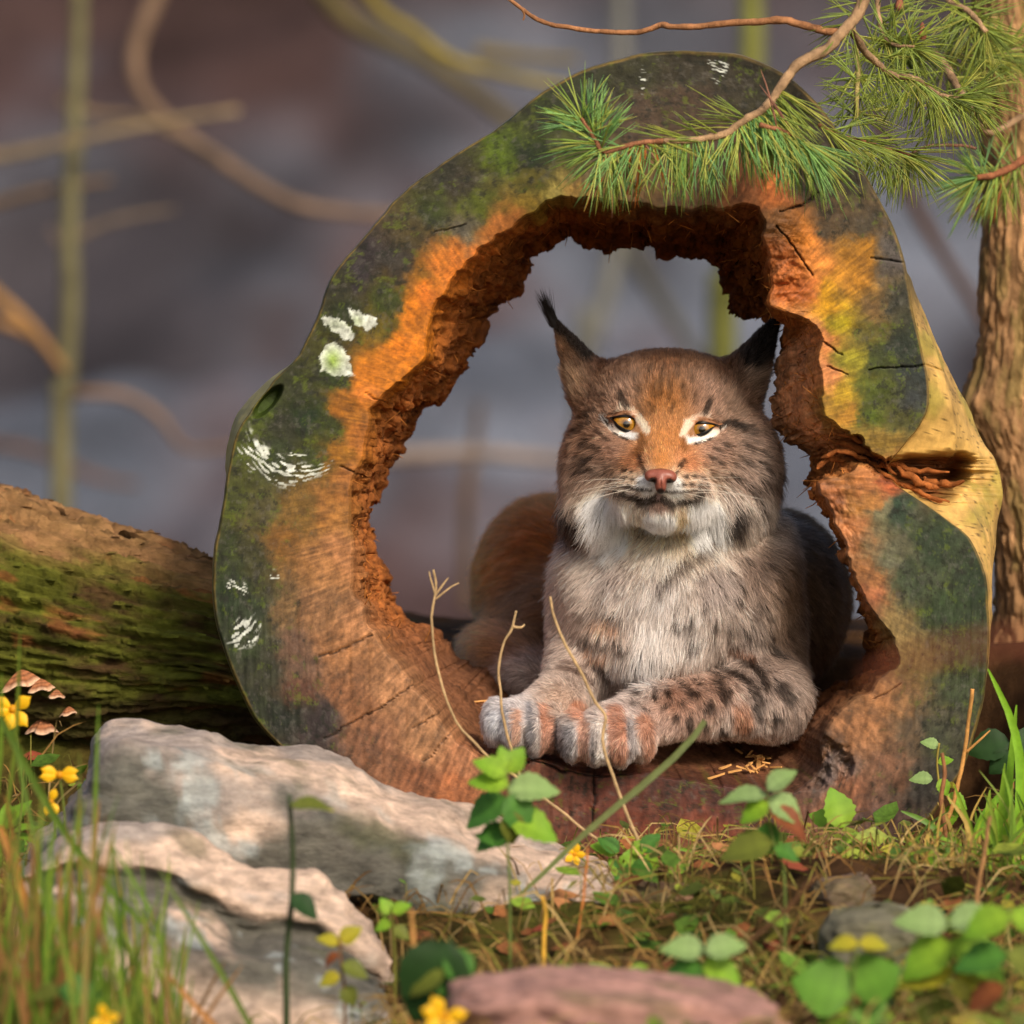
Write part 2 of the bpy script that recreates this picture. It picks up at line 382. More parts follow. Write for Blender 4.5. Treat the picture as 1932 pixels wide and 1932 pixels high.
def face_color(q):
    qw = q + np.stack([fbm(p3(q, 1 / 45), 5, 81, .6), fbm(p3(q, 1 / 45), 5, 82, .6)], -1) * 34
    c = lin(idw(qw, FACE_COL[:, :2], FACE_COL[:, 2:], 3.8, 8.0)) * .77
    n = fbm(p3(q, 1 / 16), 5, 85, .65)[:, None]; c = c * (1 + .55 * n)
    # radial grain of the sawn wood
    ang = np.arctan2(q[:, 1] - 880, q[:, 0] - 1140); rad = np.hypot(q[:, 0] - 1140, q[:, 1] - 880)
    g1 = fbm(np.stack([ang * 55, rad / 70, 0 * ang], -1), 3, 88); g2 = fbm(np.stack([ang * 4, rad / 5.0, 0 * ang], -1), 3, 89)
    low = sstep(900, 1200, q[:, 1])
    streak = fbm(p3((q @ A([[.94, .34], [-.34, .94]]).T) * A([1 / 8, 1 / 110])), 4, 90)
    c = c * (1 + (.16 * g1 + .07 * g2)[:, None]) * (1 + (low * .5 * streak)[:, None])
    # weathering flecks: grey bloom, dark algae, bright moss specks on the outer band
    lum = c.mean(1, keepdims=True); damp = sstep(.10, .045, lum)
    e1 = sstep(.12, .42, fbm(p3(q, 1 / 11), 5, 91, .72))[:, None] * damp; c = c * (1 - .35 * e1) + lin((88, 84, 78)) * .35 * e1
    e2 = sstep(.10, .38, fbm(p3(q, 1 / 13) + 5, 5, 93, .7))[:, None] * damp; c = c * (1 - .75 * e2) + lin((24, 26, 16)) * .75 * e2
    e3 = sstep(.22, .45, fbm(p3(q, 1 / 17) + 11, 5, 95, .7))[:, None] * damp; c = c * (1 - .45 * e3) + lin((84, 98, 18)) * .45 * e3
    fib = fbm(np.stack([ang * 150, rad / 34, 0 * ang], -1), 4, 98, .6)[:, None] * (1 - damp); c = c * (1 + .55 * fib)
    e4 = sstep(.15, .5, fbm(np.stack([ang * 90, rad / 26, 0 * ang], -1), 4, 97))[:, None] * (1 - damp); c = c * (1 - .25 * e4)
    return np.clip(c, 0.004, .9)

M_face = mat_attr('sawn_wood', rough=.62, scale=170, var=.34, bump=.35, bscale=240, bdist=.0015, spec=.3)
M_rot = mat_attr('rotten_wood', rough=.9, scale=130, var=.5, bump=.8, bscale=160, bdist=.004, spec=.12)
M_outer = mat_attr('bare_outer_wood', rough=.5, scale=70, var=.3, bump=.3, bscale=110, bdist=.002, spec=.35)

log_e = empty('hollow_log', at(1140, 1640, .15), 'hollow sawn log on its side with orange rotten rim and lynx lying inside', 'log')
NV = 185
v = np.linspace(0, 1, NV)
q = (uI[:, None] * (1 - v)[None, :, None] + uO[:, None] * v[None, :, None]).reshape(-1, 2)
dep, crk, cline, knt, rgh = face_depth(q)
edge = np.tile(sstep(0.985, 1.0, v) ** 2 * .004 + sstep(.03, 0, v) ** 2 * .006, NU)
fc = face_color(q)
mk, gr = white_marks(q)
fc = fc * (1 - knt[:, None]) + lin((50, 66, 16)) * knt[:, None]
crc = lin((96, 52, 26)) * (1 + .8 * fbm(p3(q, 1 / 10), 4, 92))[:, None]
cm = np.clip(crk * 1.3, 0, 1)[:, None]; fc = fc * (1 - cm) + crc * cm
fc = fc * (1 - .85 * cline[:, None])
wc = lin((216, 222, 212))[None] * (1 - gr[:, None]) + lin((150, 180, 82))[None] * gr[:, None]
mk = mk * (.72 + .5 * fbm(p3(q, 1 / 8), 3, 77)).clip(0, .95)
fc = fc * (1 - mk[:, None]) + wc * mk[:, None]
rim = np.tile(sstep(.972, .995, v), NU)[:, None] * (.45 + .9 * fbm(p3(q, 1 / 30), 4, 78)).clip(0, .85)[:, None]  # golden edge line: light caught on the bevel, put into the colour
fc = fc * (1 - rim) + lin((128, 104, 48)) * rim
FACE_V = at(q[:, 0], q[:, 1], dep + edge - 0.0004 * mk)
face_o = mesh_obj('sawn_face', FACE_V, grid_faces(NU, NV, True)[:, ::-1], M_face, log_e, fc)

# outer surface
NW = 60
yO = (dep + edge).reshape(NU, NV)[:, -1]
tO = np.array([0, .05, .16, .5, 1.0])
ctrl = np.stack([at(uO[:, 0], uO[:, 1], yO), at(*(uO + (uO - LC) * .0022).T, yO + .008),
                 at(*(uO * .45 + uM * .55 + (uO - LC) * .002).T, yO + .035), at(uM[:, 0], uM[:, 1], .13), at(uB[:, 0], uB[:, 1], .38)], 1)
s_ = np.linspace(0, 1, NW); W_ = []
def lag(ctrl, tO, s_):
    out = np.zeros((len(ctrl), len(s_), 3))
    for k in range(3):
        for i in range(len(s_)):
            j = min(np.searchsorted(tO, s_[i], side='right') - 1, len(tO) - 2)
            f = (s_[i] - tO[j]) / (tO[j + 1] - tO[j]); f2 = f * f * (3 - 2 * f) * .5 + f * .5
            out[:, i, k] = ctrl[:, j, k] * (1 - f2) + ctrl[:, j + 1, k] * f2
    return out
OV = lag(ctrl, tO, s_); cen3 = at(LC[0], LC[1], .15)
rad_dir = OV - cen3; rad_dir[..., 1] = 0; rad_dir /= np.linalg.norm(rad_dir, axis=-1, keepdims=True)
amp = sstep(0, .3, s_)[None, :] * .004
OV = OV + rad_dir * (amp * fbm(OV * 22, 4, 95))[..., None]
ang_u = np.arange(NU) / NU * len(ST)
bul = sstep(8, 10, ang_u) * sstep(24, 22, ang_u)
ocol = lin((98, 84, 46))[None, None] * (1 + .6 * fbm(OV * 40, 4, 96))[..., None]
ycol = lin((190, 152, 84))[None, None] * (1 + .6 * fbm(OV * 30, 4, 97))[..., None]
gst = sstep(.02, .35, fbm(OV * A([26, 14, 20]), 4, 98))[..., None] * .6
ycol = ycol * (1 - gst) + lin((138, 132, 50)) * gst
spk = sstep(.42, .55, fbm(OV * 260, 2, 99))[..., None] * .7
ycol = ycol * (1 - spk)
ocol = ocol * (1 - bul[:, None, None]) + ycol * bul[:, None, None]
lb = (sstep(46.2, 47.2, ang_u) * sstep(51, 50, ang_u))[:, None, None] * .8
ocol = ocol * (1 - lb) + lin((158, 142, 66)) * lb
POCKET = A([(1672,872),(1725,852),(1790,846),(1838,852),(1846,872),(1836,902),(1806,946),(1770,962),(1720,935),(1690,910)])
oq = to_ref(OV.reshape(-1, 3)); oq = oq + np.stack([fbm(p3(oq, 1 / 20), 4, 151), fbm(p3(oq, 1 / 20), 4, 152)], -1) * 10
pin = inside(oq, POCKET); pe, _ = poly_dist(oq, np.vstack([POCKET, POCKET[:1]]))
pm = (np.where(pin, sstep(0, 26, pe), 0) * (OV.reshape(-1, 3)[:, 1] < .2)).reshape(NU, NW)
OV[..., 1] += pm * (.05 + .02 * fbm(OV * 60, 4, 153)); OV[..., 0] -= pm * .012
pk = np.clip(pm * 1.6, 0, 1)[..., None]; ocol = ocol * (1 - pk) + lin((110, 66, 34)) * (1 + .7 * fbm(OV * 70, 4, 154))[..., None] * pk
mesh_obj('outer_wood', OV.reshape(-1, 3), grid_faces(NU, NW, True), M_outer, log_e, np.clip(ocol.reshape(-1, 3), .003, .9))

# wall of the hollow, crumbling brown rot
NI = 70
yI = (dep + edge).reshape(NU, NV)[:, 0]
t = np.linspace(0, 1, NI); tt = t[None, :, None]
qi = uI[:, None] * (1 - tt) + uK[:, None] * tt
yy = yI[:, None] * (1 - t) + uD[:, None] * (t[None] ** .9)
IV = at(qi[..., 0], qi[..., 1], yy)
n_in = np.cross(np.gradient(IV, axis=0), np.gradient(IV, axis=1)); n_in /= np.linalg.norm(n_in, axis=-1, keepdims=True) + 1e-9
cenI = at(1180, 900, .15); sgn = np.sign(((cenI - IV) * n_in).sum(-1).mean()); n_in *= sgn
env = (sstep(0, .12, t) * (1 - .55 * sstep(.85, 1, t)))[None]
flo = sstep(24, 27, ang_u) * sstep(43, 39, ang_u)
r1 = fbm(IV * A([34, 26, 34]), 5, 101, .6); r2 = ridged(IV * A([70, 40, 70]), 4, 103) - .62
blk = sstep(10, 10.6, ang_u) * sstep(17, 16, ang_u)
IV = IV + n_in * (env * (1 - .75 * flo[:, None]) * (1 - .5 * blk[:, None]) * (0.014 * r1 + 0.014 * r2))[..., None]
ic = lin((160, 96, 48))[None, None] * (1 + .7 * fbm(IV * 30, 5, 105))[..., None]
fcI = fc.reshape(NU, NV, 3)[:, :1]
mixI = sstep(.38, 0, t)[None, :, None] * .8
topb = (sstep(55, 59, ang_u) + sstep(9, 6, ang_u)).clip(0, 1)[:, None, None]  # top of the hollow: its shade put into the wood colour
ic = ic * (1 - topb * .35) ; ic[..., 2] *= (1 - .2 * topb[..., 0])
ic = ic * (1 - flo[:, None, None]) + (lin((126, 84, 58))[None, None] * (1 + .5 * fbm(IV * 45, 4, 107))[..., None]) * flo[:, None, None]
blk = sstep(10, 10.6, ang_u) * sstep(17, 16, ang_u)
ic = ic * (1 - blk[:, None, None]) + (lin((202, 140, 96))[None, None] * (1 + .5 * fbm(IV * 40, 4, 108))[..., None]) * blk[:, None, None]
dk = sstep(.1, .5, fbm(IV * 55, 3, 109))[..., None] * .6
ic = ic * (1 - dk) + ic * .45 * dk
ic = ic * (1 - mixI) + fcI * mixI
INNER_V = IV
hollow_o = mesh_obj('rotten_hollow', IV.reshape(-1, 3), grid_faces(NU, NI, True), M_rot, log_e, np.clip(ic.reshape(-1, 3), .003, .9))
# far end of the log
BV = np.stack([IV[:, -1], (IV[:, -1] + OV[:, -1]) / 2 + A([0, .02, 0]), OV[:, -1]], 1)
mesh_obj('far_end', BV.reshape(-1, 3), grid_faces(NU, 3, True), M_rot, log_e, np.tile(lin((120, 76, 44)), (NU * 3, 1)))

# loose fibres on the crumbling wall, one mass
sp = Soup()
for i in range(420):
    u_ = rng.integers(0, NU)
    if 24 < ang_u[u_] < 40: continue
    w_ = int(np.clip(rng.beta(1.1, 1.6) * NI, 1, NI - 1)); base = IV[u_, w_]
    d_ = n_in[u_, w_] * rng.uniform(.2, 1) + rng.normal(0, .6, 3); d_ /= np.linalg.norm(d_); ln = rng.uniform(.004, .016)
    b2 = rng.normal(0, .004, 3)
    P = np.stack([base - d_ * .002, base + d_ * ln * .5 + b2 * .4, base + d_ * ln + b2])
    sp.tube(P, [.0006, .0005, .0002], 4, lin((196, 126, 62)) * rng.uniform(.5, 1.15))
tag(sp.build('loose_fibres', M_rot, hollow_o), kind='stuff')
# splintered shreds inside the side crack
for k, (pts, w1) in enumerate([([(1560,830),(1600,838),(1650,862),(1690,895)],7),([(1640,880),(1690,905),(1740,930),(1790,950)],6),([(1690,880),(1730,905),(1770,925)],8),
                   ([(1600,850),(1640,872),(1680,880)],6),([(1740,900),(1780,915),(1820,910)],7),([(1570,815),(1610,826),(1650,850)],5),([(1700,912),(1745,938),(1790,958)],4),([(1660,868),(1720,885),(1790,892)],6),
                   ([(1545,862),(1590,852),(1635,868)],6),([(1540,885),(1560,868),(1600,866)],8)]):
    P = np.stack([at(x, y, .035 + .01 * math.sin(k * 2 + i)) for i, (x, y) in enumerate(pts)])
    P = catmull(P, 14); P += .0035 * np.stack([fbm(P * 120, 3, 111 + k), fbm(P * 120, 3, 121 + k), fbm(P * 120, 3, 131 + k)], -1)
    rr = w1 * S * (np.sin(np.linspace(.15, np.pi - .1, 14)) * .8 + .2) * (1 + .5 * fbm(P * 200, 2, 141 + k))
    V, Q, T = tube(P, rr, 7)
    mesh_obj('splinter', V, [Q, T], M_rot, face_o, np.clip(lin((150, 88, 44))[None] * (1 + .8 * fbm(V * 90, 3, k))[:, None], .01, .8))
# ------------------------------------------------------------------ lynx
def surface_nets(F, xs, ys, zs):
    """mesh of F = 0 on a tensor grid (spacing may vary along each axis)"""
    nx, ny, nz = F.shape; s = F < 0
    c = [(i, j, k) for i in (0, 1) for j in (0, 1) for k in (0, 1)]
    cnt = np.zeros((nx - 1, ny - 1, nz - 1), np.int8)
    for i, j, k in c: cnt += s[i:nx - 1 + i, j:ny - 1 + j, k:nz - 1 + k]
    ix, iy, iz = np.nonzero((cnt > 0) & (cnt < 8)); n = len(ix)
    idx = np.full((nx - 1, ny - 1, nz - 1), -1, np.int32); idx[ix, iy, iz] = np.arange(n)
    val = {q: F[ix + q[0], iy + q[1], iz + q[2]] for q in c}
    acc = np.zeros((n, 3)); m = np.zeros(n)
    for a in c:
        for ax in range(3):
            if a[ax]: continue
            b = list(a); b[ax] = 1; b = tuple(b)
            fa, fb = val[a], val[b]; cross = (fa < 0) != (fb < 0)
            t = np.where(cross, fa / np.where(cross, fa - fb, 1), 0)
            pa = np.stack([xs[ix + a[0]], ys[iy + a[1]], zs[iz + a[2]]], -1); pb = np.stack([xs[ix + b[0]], ys[iy + b[1]], zs[iz + b[2]]], -1)
            acc += np.where(cross[:, None], pa + (pb - pa) * t[:, None], 0); m += cross
    V = acc / m[:, None]
    Q = []
    for ax in range(3):
        o = [k for k in range(3) if k != ax]
        sa = [slice(None)] * 3; sb = [slice(None)] * 3; sa[ax] = slice(0, -1); sb[ax] = slice(1, None)
        cr = s[tuple(sa)] != s[tuple(sb)]
        e = np.stack(np.nonzero(cr), -1)
        ok = (e[:, o[0]] > 0) & (e[:, o[1]] > 0) & (e[:, o[0]] < F.shape[o[0]] - 1) & (e[:, o[1]] < F.shape[o[1]] - 1); e = e[ok]
        def g(d0, d1):
            q = e.copy(); q[:, o[0]] -= d0; q[:, o[1]] -= d1; return idx[q[:, 0], q[:, 1], q[:, 2]]
        quad = np.stack([g(1, 1), g(0, 1), g(0, 0), g(1, 0)], -1)
        flip = s[e[:, 0], e[:, 1], e[:, 2]] ^ (ax == 1)
        quad[~flip] = quad[~flip][:, ::-1]; Q.append(quad)
    return V, np.vstack(Q)

def vert_normals(V, Q):
    n = np.cross(V[Q[:, 2]] - V[Q[:, 0]], V[Q[:, 3]] - V[Q[:, 1]]); N = np.zeros_like(V)
    for k in range(4):
        for d in range(3): N[:, d] += np.bincount(Q[:, k], n[:, d], len(V))
    return N / (np.linalg.norm(N, axis=1, keepdims=True) + 1e-12)

class Field:
    def __init__(s, xs, ys, zs):
        s.ax = [np.asarray(a) for a in (xs, ys, zs)]; s.F = np.full([len(a) for a in s.ax], 0.12, np.float32)
    def box(s, lo, hi, m=.06):
        sl = [slice(max(np.searchsorted(a, l - m) - 1, 0), np.searchsorted(a, h + m) + 1) for a, l, h in zip(s.ax, lo, hi)]
        g = [a[q].astype(np.float32) for a, q in zip(s.ax, sl)]
        return tuple(sl), g[0][:, None, None], g[1][None, :, None], g[2][None, None, :]
    def put(s, sl, d, k, sub):
        f = s.F[sl]
        if sub: h = np.clip(.5 - .5 * (f + d) / k, 0, 1); s.F[sl] = f * (1 - h) - d * h + k * h * (1 - h)
        else: h = np.clip(.5 + .5 * (d - f) / k, 0, 1); s.F[sl] = d * (1 - h) + f * h - k * h * (1 - h)
    def ell(s, c, r, k=.02, rot=0, sub=False):
        c = np.asarray(c); r = np.asarray(r); b = max(r[0], r[2]) if rot else 0
        e = np.array([max(r[0], b), r[1], max(r[2], b)])
        sl, X, Y, Z = s.box(c - e, c + e); X = X - c[0]; Y = Y - c[1]; Z = Z - c[2]
        if rot: cr, sr = math.cos(R(rot)), math.sin(R(rot)); X, Z = X * cr + Z * sr, -X * sr + Z * cr
        k0 = np.sqrt((X / r[0]) ** 2 + (Y / r[1]) ** 2 + (Z / r[2]) ** 2); k1 = np.sqrt((X / r[0] ** 2) ** 2 + (Y / r[1] ** 2) ** 2 + (Z / r[2] ** 2) ** 2)
        s.put(sl, (k0 * (k0 - 1) / (k1 + 1e-6)).astype(np.float32), k, sub)
    def cap(s, a, ra, b, rb, k=.02, sub=False):
        a = np.asarray(a); b = np.asarray(b); rr = max(ra, rb)
        sl, X, Y, Z = s.box(np.minimum(a, b) - rr, np.maximum(a, b) + rr); d = b - a; dd = d @ d
        t = np.clip(((X - a[0]) * d[0] + (Y - a[1]) * d[1] + (Z - a[2]) * d[2]) / dd, 0, 1)
        dist = np.sqrt((X - a[0] - t * d[0]) ** 2 + (Y - a[1] - t * d[1]) ** 2 + (Z - a[2] - t * d[2]) ** 2) - (ra + (rb - ra) * t)
        s.put(sl, dist.astype(np.float32), k, sub)
def axis(segs):
    out = []
    for a, b, h in segs: out.append(np.arange(a, b, h))
    return np.concatenate(out)

HX0, HX1 = float(at(1010, 800, .12)[0]), float(at(1510, 800, .12)[0])
HZ0, HZ1 = float(at(1200, 1030, .12)[2]), float(at(1200, 570, .12)[2])
LF = Field(axis([(float(at(820, 900, .6)[0]), HX0, .0042), (HX0, HX1, .0022), (HX1, HX1 + .14, .0042)]),
           axis([(-.09, 0, .0036), (0, .19, .0028), (.19, .95, .0075)]),
           axis([(float(at(900, 1500, 0)[2]), HZ0, .0040), (HZ0, HZ1, .0022), (HZ1, HZ1 + .03, .004)]))
def pw(x, y, d): return at(x, y, d)
def pr(r, d): return r * S * (7 + d) / 7
def E_(x, y, d, rx, rz, rd, k=.02, rot=0, sub=False): LF.ell(pw(x, y, d), (pr(rx, d), rd, pr(rz, d)), k, rot, sub)
def C_(x1, y1, d1, r1, x2, y2, d2, r2, k=.02, sub=False): LF.cap(pw(x1, y1, d1), pr(r1, d1), pw(x2, y2, d2), pr(r2, d2), k, sub)
# trunk, back and haunches
C_(1300,1140,.32,165, 1310,1150,.45,175, .04); C_(1310,1150,.45,175, 1180,1150,.72,175, .05)
E_(1445,1135,.37, 150,172,.12, .04)
E_(1060,1045,.60, 115,95,.12, .04, -30); E_(1000,1110,.60, 98,112,.12, .04); E_(1060,1180,.5, 110,110,.12, .04)
E_(955,1228,.44, 78,52,.09, .03); E_(1000,1275,.36, 75,52,.08, .03)
# neck, chest, shoulders
C_(1265,880,.2,125, 1275,1060,.2,158, .04)
E_(1265,1120,.19, 180,160,.115, .04); E_(1222,1222,.155, 112,82,.085, .03)
E_(1118,1150,.215, 62,140,.10, .035, 6); E_(1432,1130,.215, 68,160,.115, .035, -6)
# fore limbs
C_(1435,1180,.2,68, 1448,1318,.125,68, .03); C_(1448,1322,.115,66, 1235,1345,.04,47, .025); C_(1235,1350,.035,47, 1150,1378,.0,50, .02)
for x, y, d, rx, rz in ((1084,1388,-.012,30,48),(1126,1394,-.024,31,50),(1170,1396,-.024,31,48),(1210,1390,-.010,28,44)): E_(x, y, d, rx, rz, .030, .011)
C_(1108,1170,.2,56, 1092,1268,.15,54, .03); C_(1092,1275,.14,52, 1045,1330,.07,44, .02); C_(1045,1335,.06,44, 990,1362,.03,46, .018)
for x, y, d, rx, rz in ((938,1362,.024,27,44),(973,1372,.008,28,48),(1012,1378,.006,28,46),(1046,1376,.018,24,42)): E_(x, y, d, rx, rz, .030, .011)
# skull, brow, cheeks, ruff
E_(1258,782,.16, 152,104,.085, .03); E_(1256,748,.118, 104,62,.05, .03); E_(1256,732,.155, 138,52,.07, .03)
E_(1137,880,.145, 76,98,.06, .03, 8); E_(1393,880,.145, 78,100,.06, .03, -8)
E_(1128,965,.142, 58,52,.048, .025); E_(1376,958,.142, 62,54,.048, .025)
E_(1172,848,.105, 48,46,.042, .025); E_(1336,855,.105, 48,46,.042, .025); E_(1208,862,.082, 34,34,.03, .025); E_(1290,866,.082, 34,34,.03, .025)
C_(1256,775,.092,44, 1248,872,.040,31, .022)
E_(1248,900,.05, 46,34,.042, .015); E_(1209,916,.058, 46,29,.034, .014); E_(1287,918,.058, 45,29,.034, .014)
E_(1247,962,.070, 46,36,.036, .02); E_(1200,940,.085, 40,30,.035, .02); E_(1296,944,.085, 40,30,.035, .02)
E_(1188,778,.092, 36,20,.022, .012, 14); E_(1320,786,.092, 36,20,.022, .012, -10)
# ears
C_(1116,728,.155,46, 1046,604,.15,5, .018); C_(1398,722,.16,47, 1470,594,.15,6, .018)
C_(1080,722,.108,25, 1050,628,.134,4, .012, True); C_(1430,716,.112,23, 1466,616,.134,4, .012, True)
# eye sockets
EYE_R = .0152
EYES = [pw(1181.5, 800, .0842), pw(1324, 810, .0842)]
for e_ in EYES: LF.ell(e_, (EYE_R * 1.12, EYE_R * 1.0, EYE_R * .95), .006, 0, True)
LV, LQ = surface_nets(LF.F, *LF.ax)
LNv = vert_normals(LV, LQ)

# --- coat: flow of the hair (reference x, y, direction dx, dy, length mm)
FLOW = A([(1248,880,0,-1,3.5),(1252,825,0,-1,5),(1255,770,0,-1,8),(1255,735,0,-1,10),(1255,690,0,-1,12),(1180,745,-.4,-1,10),(1330,750,.4,-1,10),(1195,775,-.5,-1,6),(1310,783,.5,-1,6),
 (1215,805,.3,-1,5),(1296,812,-.3,-1,5),(1175,828,-1,.1,6),(1332,838,1,.1,6),(1170,860,-1,.2,9),(1335,865,1,.2,9),(1110,850,-1,.35,16),(1410,860,1,.35,16),(1140,900,-.8,.6,18),(1370,905,.8,.6,18),
 (1100,930,-.6,1,24),(1070,960,-.5,1,32),(1130,990,-.2,1,34),(1160,960,-.15,1,26),(1400,930,.6,1,24),(1450,930,.6,1,32),(1350,985,.2,1,34),(1325,960,.2,1,26),(1085,780,-.9,-.1,12),(1425,785,.9,-.1,14),
 (1130,770,-.8,-.6,10),(1385,775,.8,-.6,11),(1200,912,-1,.3,6),(1293,915,1,.3,6),(1225,930,-.3,1,4),(1268,930,.3,1,4),(1246,970,0,1,10),(1246,1000,0,1,16),(1246,1035,0,1,26),
 (1250,1100,0,1,27),(1150,1100,-.3,1,27),(1380,1100,.35,1,25),(1220,1220,0,1,28),(1165,1190,.3,1,24),(1300,1190,-.45,1,24),(1215,1265,0,1,22),(1450,1120,.45,1,24),(1475,1230,.5,1,20),
 (1430,1330,.25,1,14),(1330,1330,-.1,1,13),(1380,1390,.1,1,14),(1250,1355,-.7,.6,10),(1180,1365,-.8,.6,9),(1120,1405,-.3,1,8.5),(1200,1410,.1,1,9),(1085,1150,-.5,1,22),(1090,1255,-.5,.9,14),(1050,1320,-.8,.5,10),(980,1345,-.8,.5,9),(970,1395,-.2,1,8.5),
 (1495,1000,.6,1,26),(1060,1030,-.5,1,28),(1055,625,-.4,-1,6),(1075,670,-.4,-1,8),(1120,680,-.5,-.9,8),(1085,735,-.05,-1,16),(1150,690,-.1,-1,10),(1460,612,.6,-.8,6),(1425,650,.75,-.7,8),(1425,710,.9,-.5,15),(1380,690,.2,-1,10),(1260,665,0,-1,11)])
FLOW_R = A([(960,1050,-.9,.5,26),(1000,1150,-.6,.9,28),(890,1100,-.9,.3,24),(950,1230,-1,.15,28),(880,1200,-1,0,26),(1560,1100,.5,1,24),(1500,1250,.4,1,20),(1000,1290,-.5,1,22),(1060,1000,-.5,.3,26)])
COAT = A([(1248,870,178,116,58),(1255,830,168,112,62),(1255,750,152,102,58),(1255,690,126,82,48),(1255,668,108,70,40),(1170,742,154,116,90),(1130,730,120,85,58),(1340,748,144,108,86),(1390,750,116,88,68),
 (1160,850,158,114,86),(1195,872,190,122,70),(1300,872,184,117,68),(1350,850,152,114,92),(1090,830,130,92,65),(1080,890,142,114,94),(1120,900,162,132,112),(1130,940,205,185,158),(1150,985,245,238,226),(1165,960,232,222,206),(1068,970,152,132,120),
 (1420,830,126,99,82),(1452,890,142,120,107),(1400,900,152,124,107),(1380,945,190,170,156),(1340,985,247,242,232),(1325,965,236,226,210),(1440,955,168,154,144),(1472,900,118,98,86),(1195,905,205,170,134),(1222,922,248,246,242),(1192,927,208,188,172),
 (1275,924,248,246,242),(1300,910,204,164,128),(1322,927,198,168,148),(1246,985,232,220,205),(1246,962,118,86,70),(1246,1018,208,188,152),(1285,985,208,172,116),(1210,995,205,180,145),(1246,1050,204,192,180),
 (1160,1090,178,161,152),(1250,1110,198,185,178),(1350,1100,170,152,144),(1425,1080,140,116,100),(1230,1200,210,200,193),(1150,1200,182,157,140),(1300,1200,194,180,172),(1400,1200,162,142,130),(1215,1262,190,182,178),
 (1482,1100,112,83,58),(1492,1200,102,78,60),(1450,1300,152,130,117),(1400,1370,168,149,139),(1330,1310,152,114,92),(1280,1320,157,112,87),(1250,1365,172,137,120),(1180,1350,168,148,140),(1080,1390,172,164,164),(1150,1400,178,164,156),(1200,1400,172,148,136),
 (1110,1180,168,143,128),(1080,1270,162,140,127),(1060,1320,172,142,122),(980,1350,178,168,168),(932,1370,168,168,176),(1000,1390,176,164,158),(1058,650,122,84,50),(1078,720,152,117,82),(1110,660,70,48,35),(1046,606,20,15,12),(1132,680,85,55,38),(1150,700,104,68,42),
 (1440,622,26,20,18),(1390,655,75,55,42),(1455,650,32,25,20),(1422,705,132,107,84),(1396,684,85,58,42),(1370,690,104,68,42)])
COAT_R = A([(1000,1000,176,92,34),(930,1070,196,104,34),(890,1090,206,116,48),(1000,1130,126,82,48),(1040,1200,112,80,56),(900,1190,200,140,82),(960,1230,150,106,72),(1000,1290,104,76,62),(1550,1050,62,40,24),(1560,1150,98,64,36),(1500,1250,80,52,32)])  # reddish rear fur, with the haunch's rim light put into the orange
DK = (30, 20, 15)
def fz(p): return (943.36 + p[0] * .3418, 528.28 + p[1] * .3418)
def bz(p): return (849.02 + p[0] * .41505, 943.36 + p[1] * .41505)
def ez(p): return (1113.16 + p[0] * .14649, 735.82 + p[1] * .14649)
STROKES = []
def st(sp, pts, hw, col=DK, strength=.9):
    f, k = {'F': (fz, .3418), 'B': (bz, .41505), 'E': (ez, .14649)}[sp]
    STROKES.append((A([f(p) for p in pts]), hw * k * (1.2 if hw * k < 5 else 1), lin(col), strength))
# pale and rusty areas first
st('E', [(870,1490)], 110, (112,82,68), .6); st('E', [(700,1200),(800,1220)], 90, (252,250,246), .95); st('E', [(980,1240),(1080,1200)], 86, (252,250,246), .95); st('E', [(760,1690),(880,1720),(1010,1690)], 110, (248,242,232), .9); st('F', [(560,1260),(600,1360),(620,1440)], 90, (252,248,240), .85); st('F', [(1130,1270),(1140,1350),(1130,1400)], 84, (252,248,240), .9)
st('E', [(420,250),(520,280),(610,350)], 46, (226,198,172), .8); st('E', [(1250,430),(1380,365),(1490,340)], 44, (222,192,168), .8)
st('E', [(300,345),(450,312),(600,348)], 26, (202,132,82), .9); st('E', [(1320,420),(1450,392),(1610,425)], 26, (196,130,86), .9)
st('E', [(620,370),(690,450),(725,540)], 34, (240,212,190), .95); st('E', [(1290,430),(1228,505),(1190,600)], 32, (238,210,188), .95)
st('E', [(195,375),(300,480),(420,560),(590,600)], 42, (252,244,232), 1); st('E', [(1260,650),(1400,645),(1540,585),(1690,470)], 38, (252,242,230), 1)
st('E', [(660,610),(680,700),(640,810)], 52, (120,72,26), .8); st('E', [(1190,650),(1222,750)], 46, (128,78,34), .8)
st('E', [(250,360),(180,350)], 16, DK, .8)
st('E', [(190,395),(290,520),(420,605),(520,640)], 12, DK, .95); st('E', [(1330,700),(1500,645),(1640,560),(1710,470)], 11, DK, .95)
st('E', [(1690,445),(1800,410)], 24); st('E', [(1860,440),(1945,495)], 42, DK, .9)
st('E', [(390,90),(420,170),(475,225)], 34); st('E', [(1535,150),(1512,240),(1478,300)], 30)
# whisker rows and mouth
for x, y, r in ((470,1020,24),(555,1045,21),(465,1130,24),(560,1145,21),(620,1185,19),(1235,1110,27),(1330,1105,27),(1415,1100,27),(1300,1215,24),(1400,1210,24),(1200,1220,22),(1460,1195,20),(330,1090,20)):
    st('E', [(x, y)], r, DK, .9)
st('E', [(340,1100),(400,1118)], 20); st('E', [(340,1180),(420,1215),(520,1258),(640,1290),(790,1288)], 14, DK, .85); st('E', [(480,1222),(570,1252),(670,1272)], 13, DK, .8)
st('E', [(960,1310),(1120,1316),(1260,1305),(1400,1280),(1480,1250)], 14, DK, .85); st('E', [(1130,1232),(1280,1226),(1400,1216)], 11, DK, .7)
st('E', [(350,1260),(430,1330),(520,1385),(610,1402)], 36); st('E', [(640,1440),(740,1432),(850,1400),(880,1370),(915,1400),(985,1440),(1065,1480)], 46)
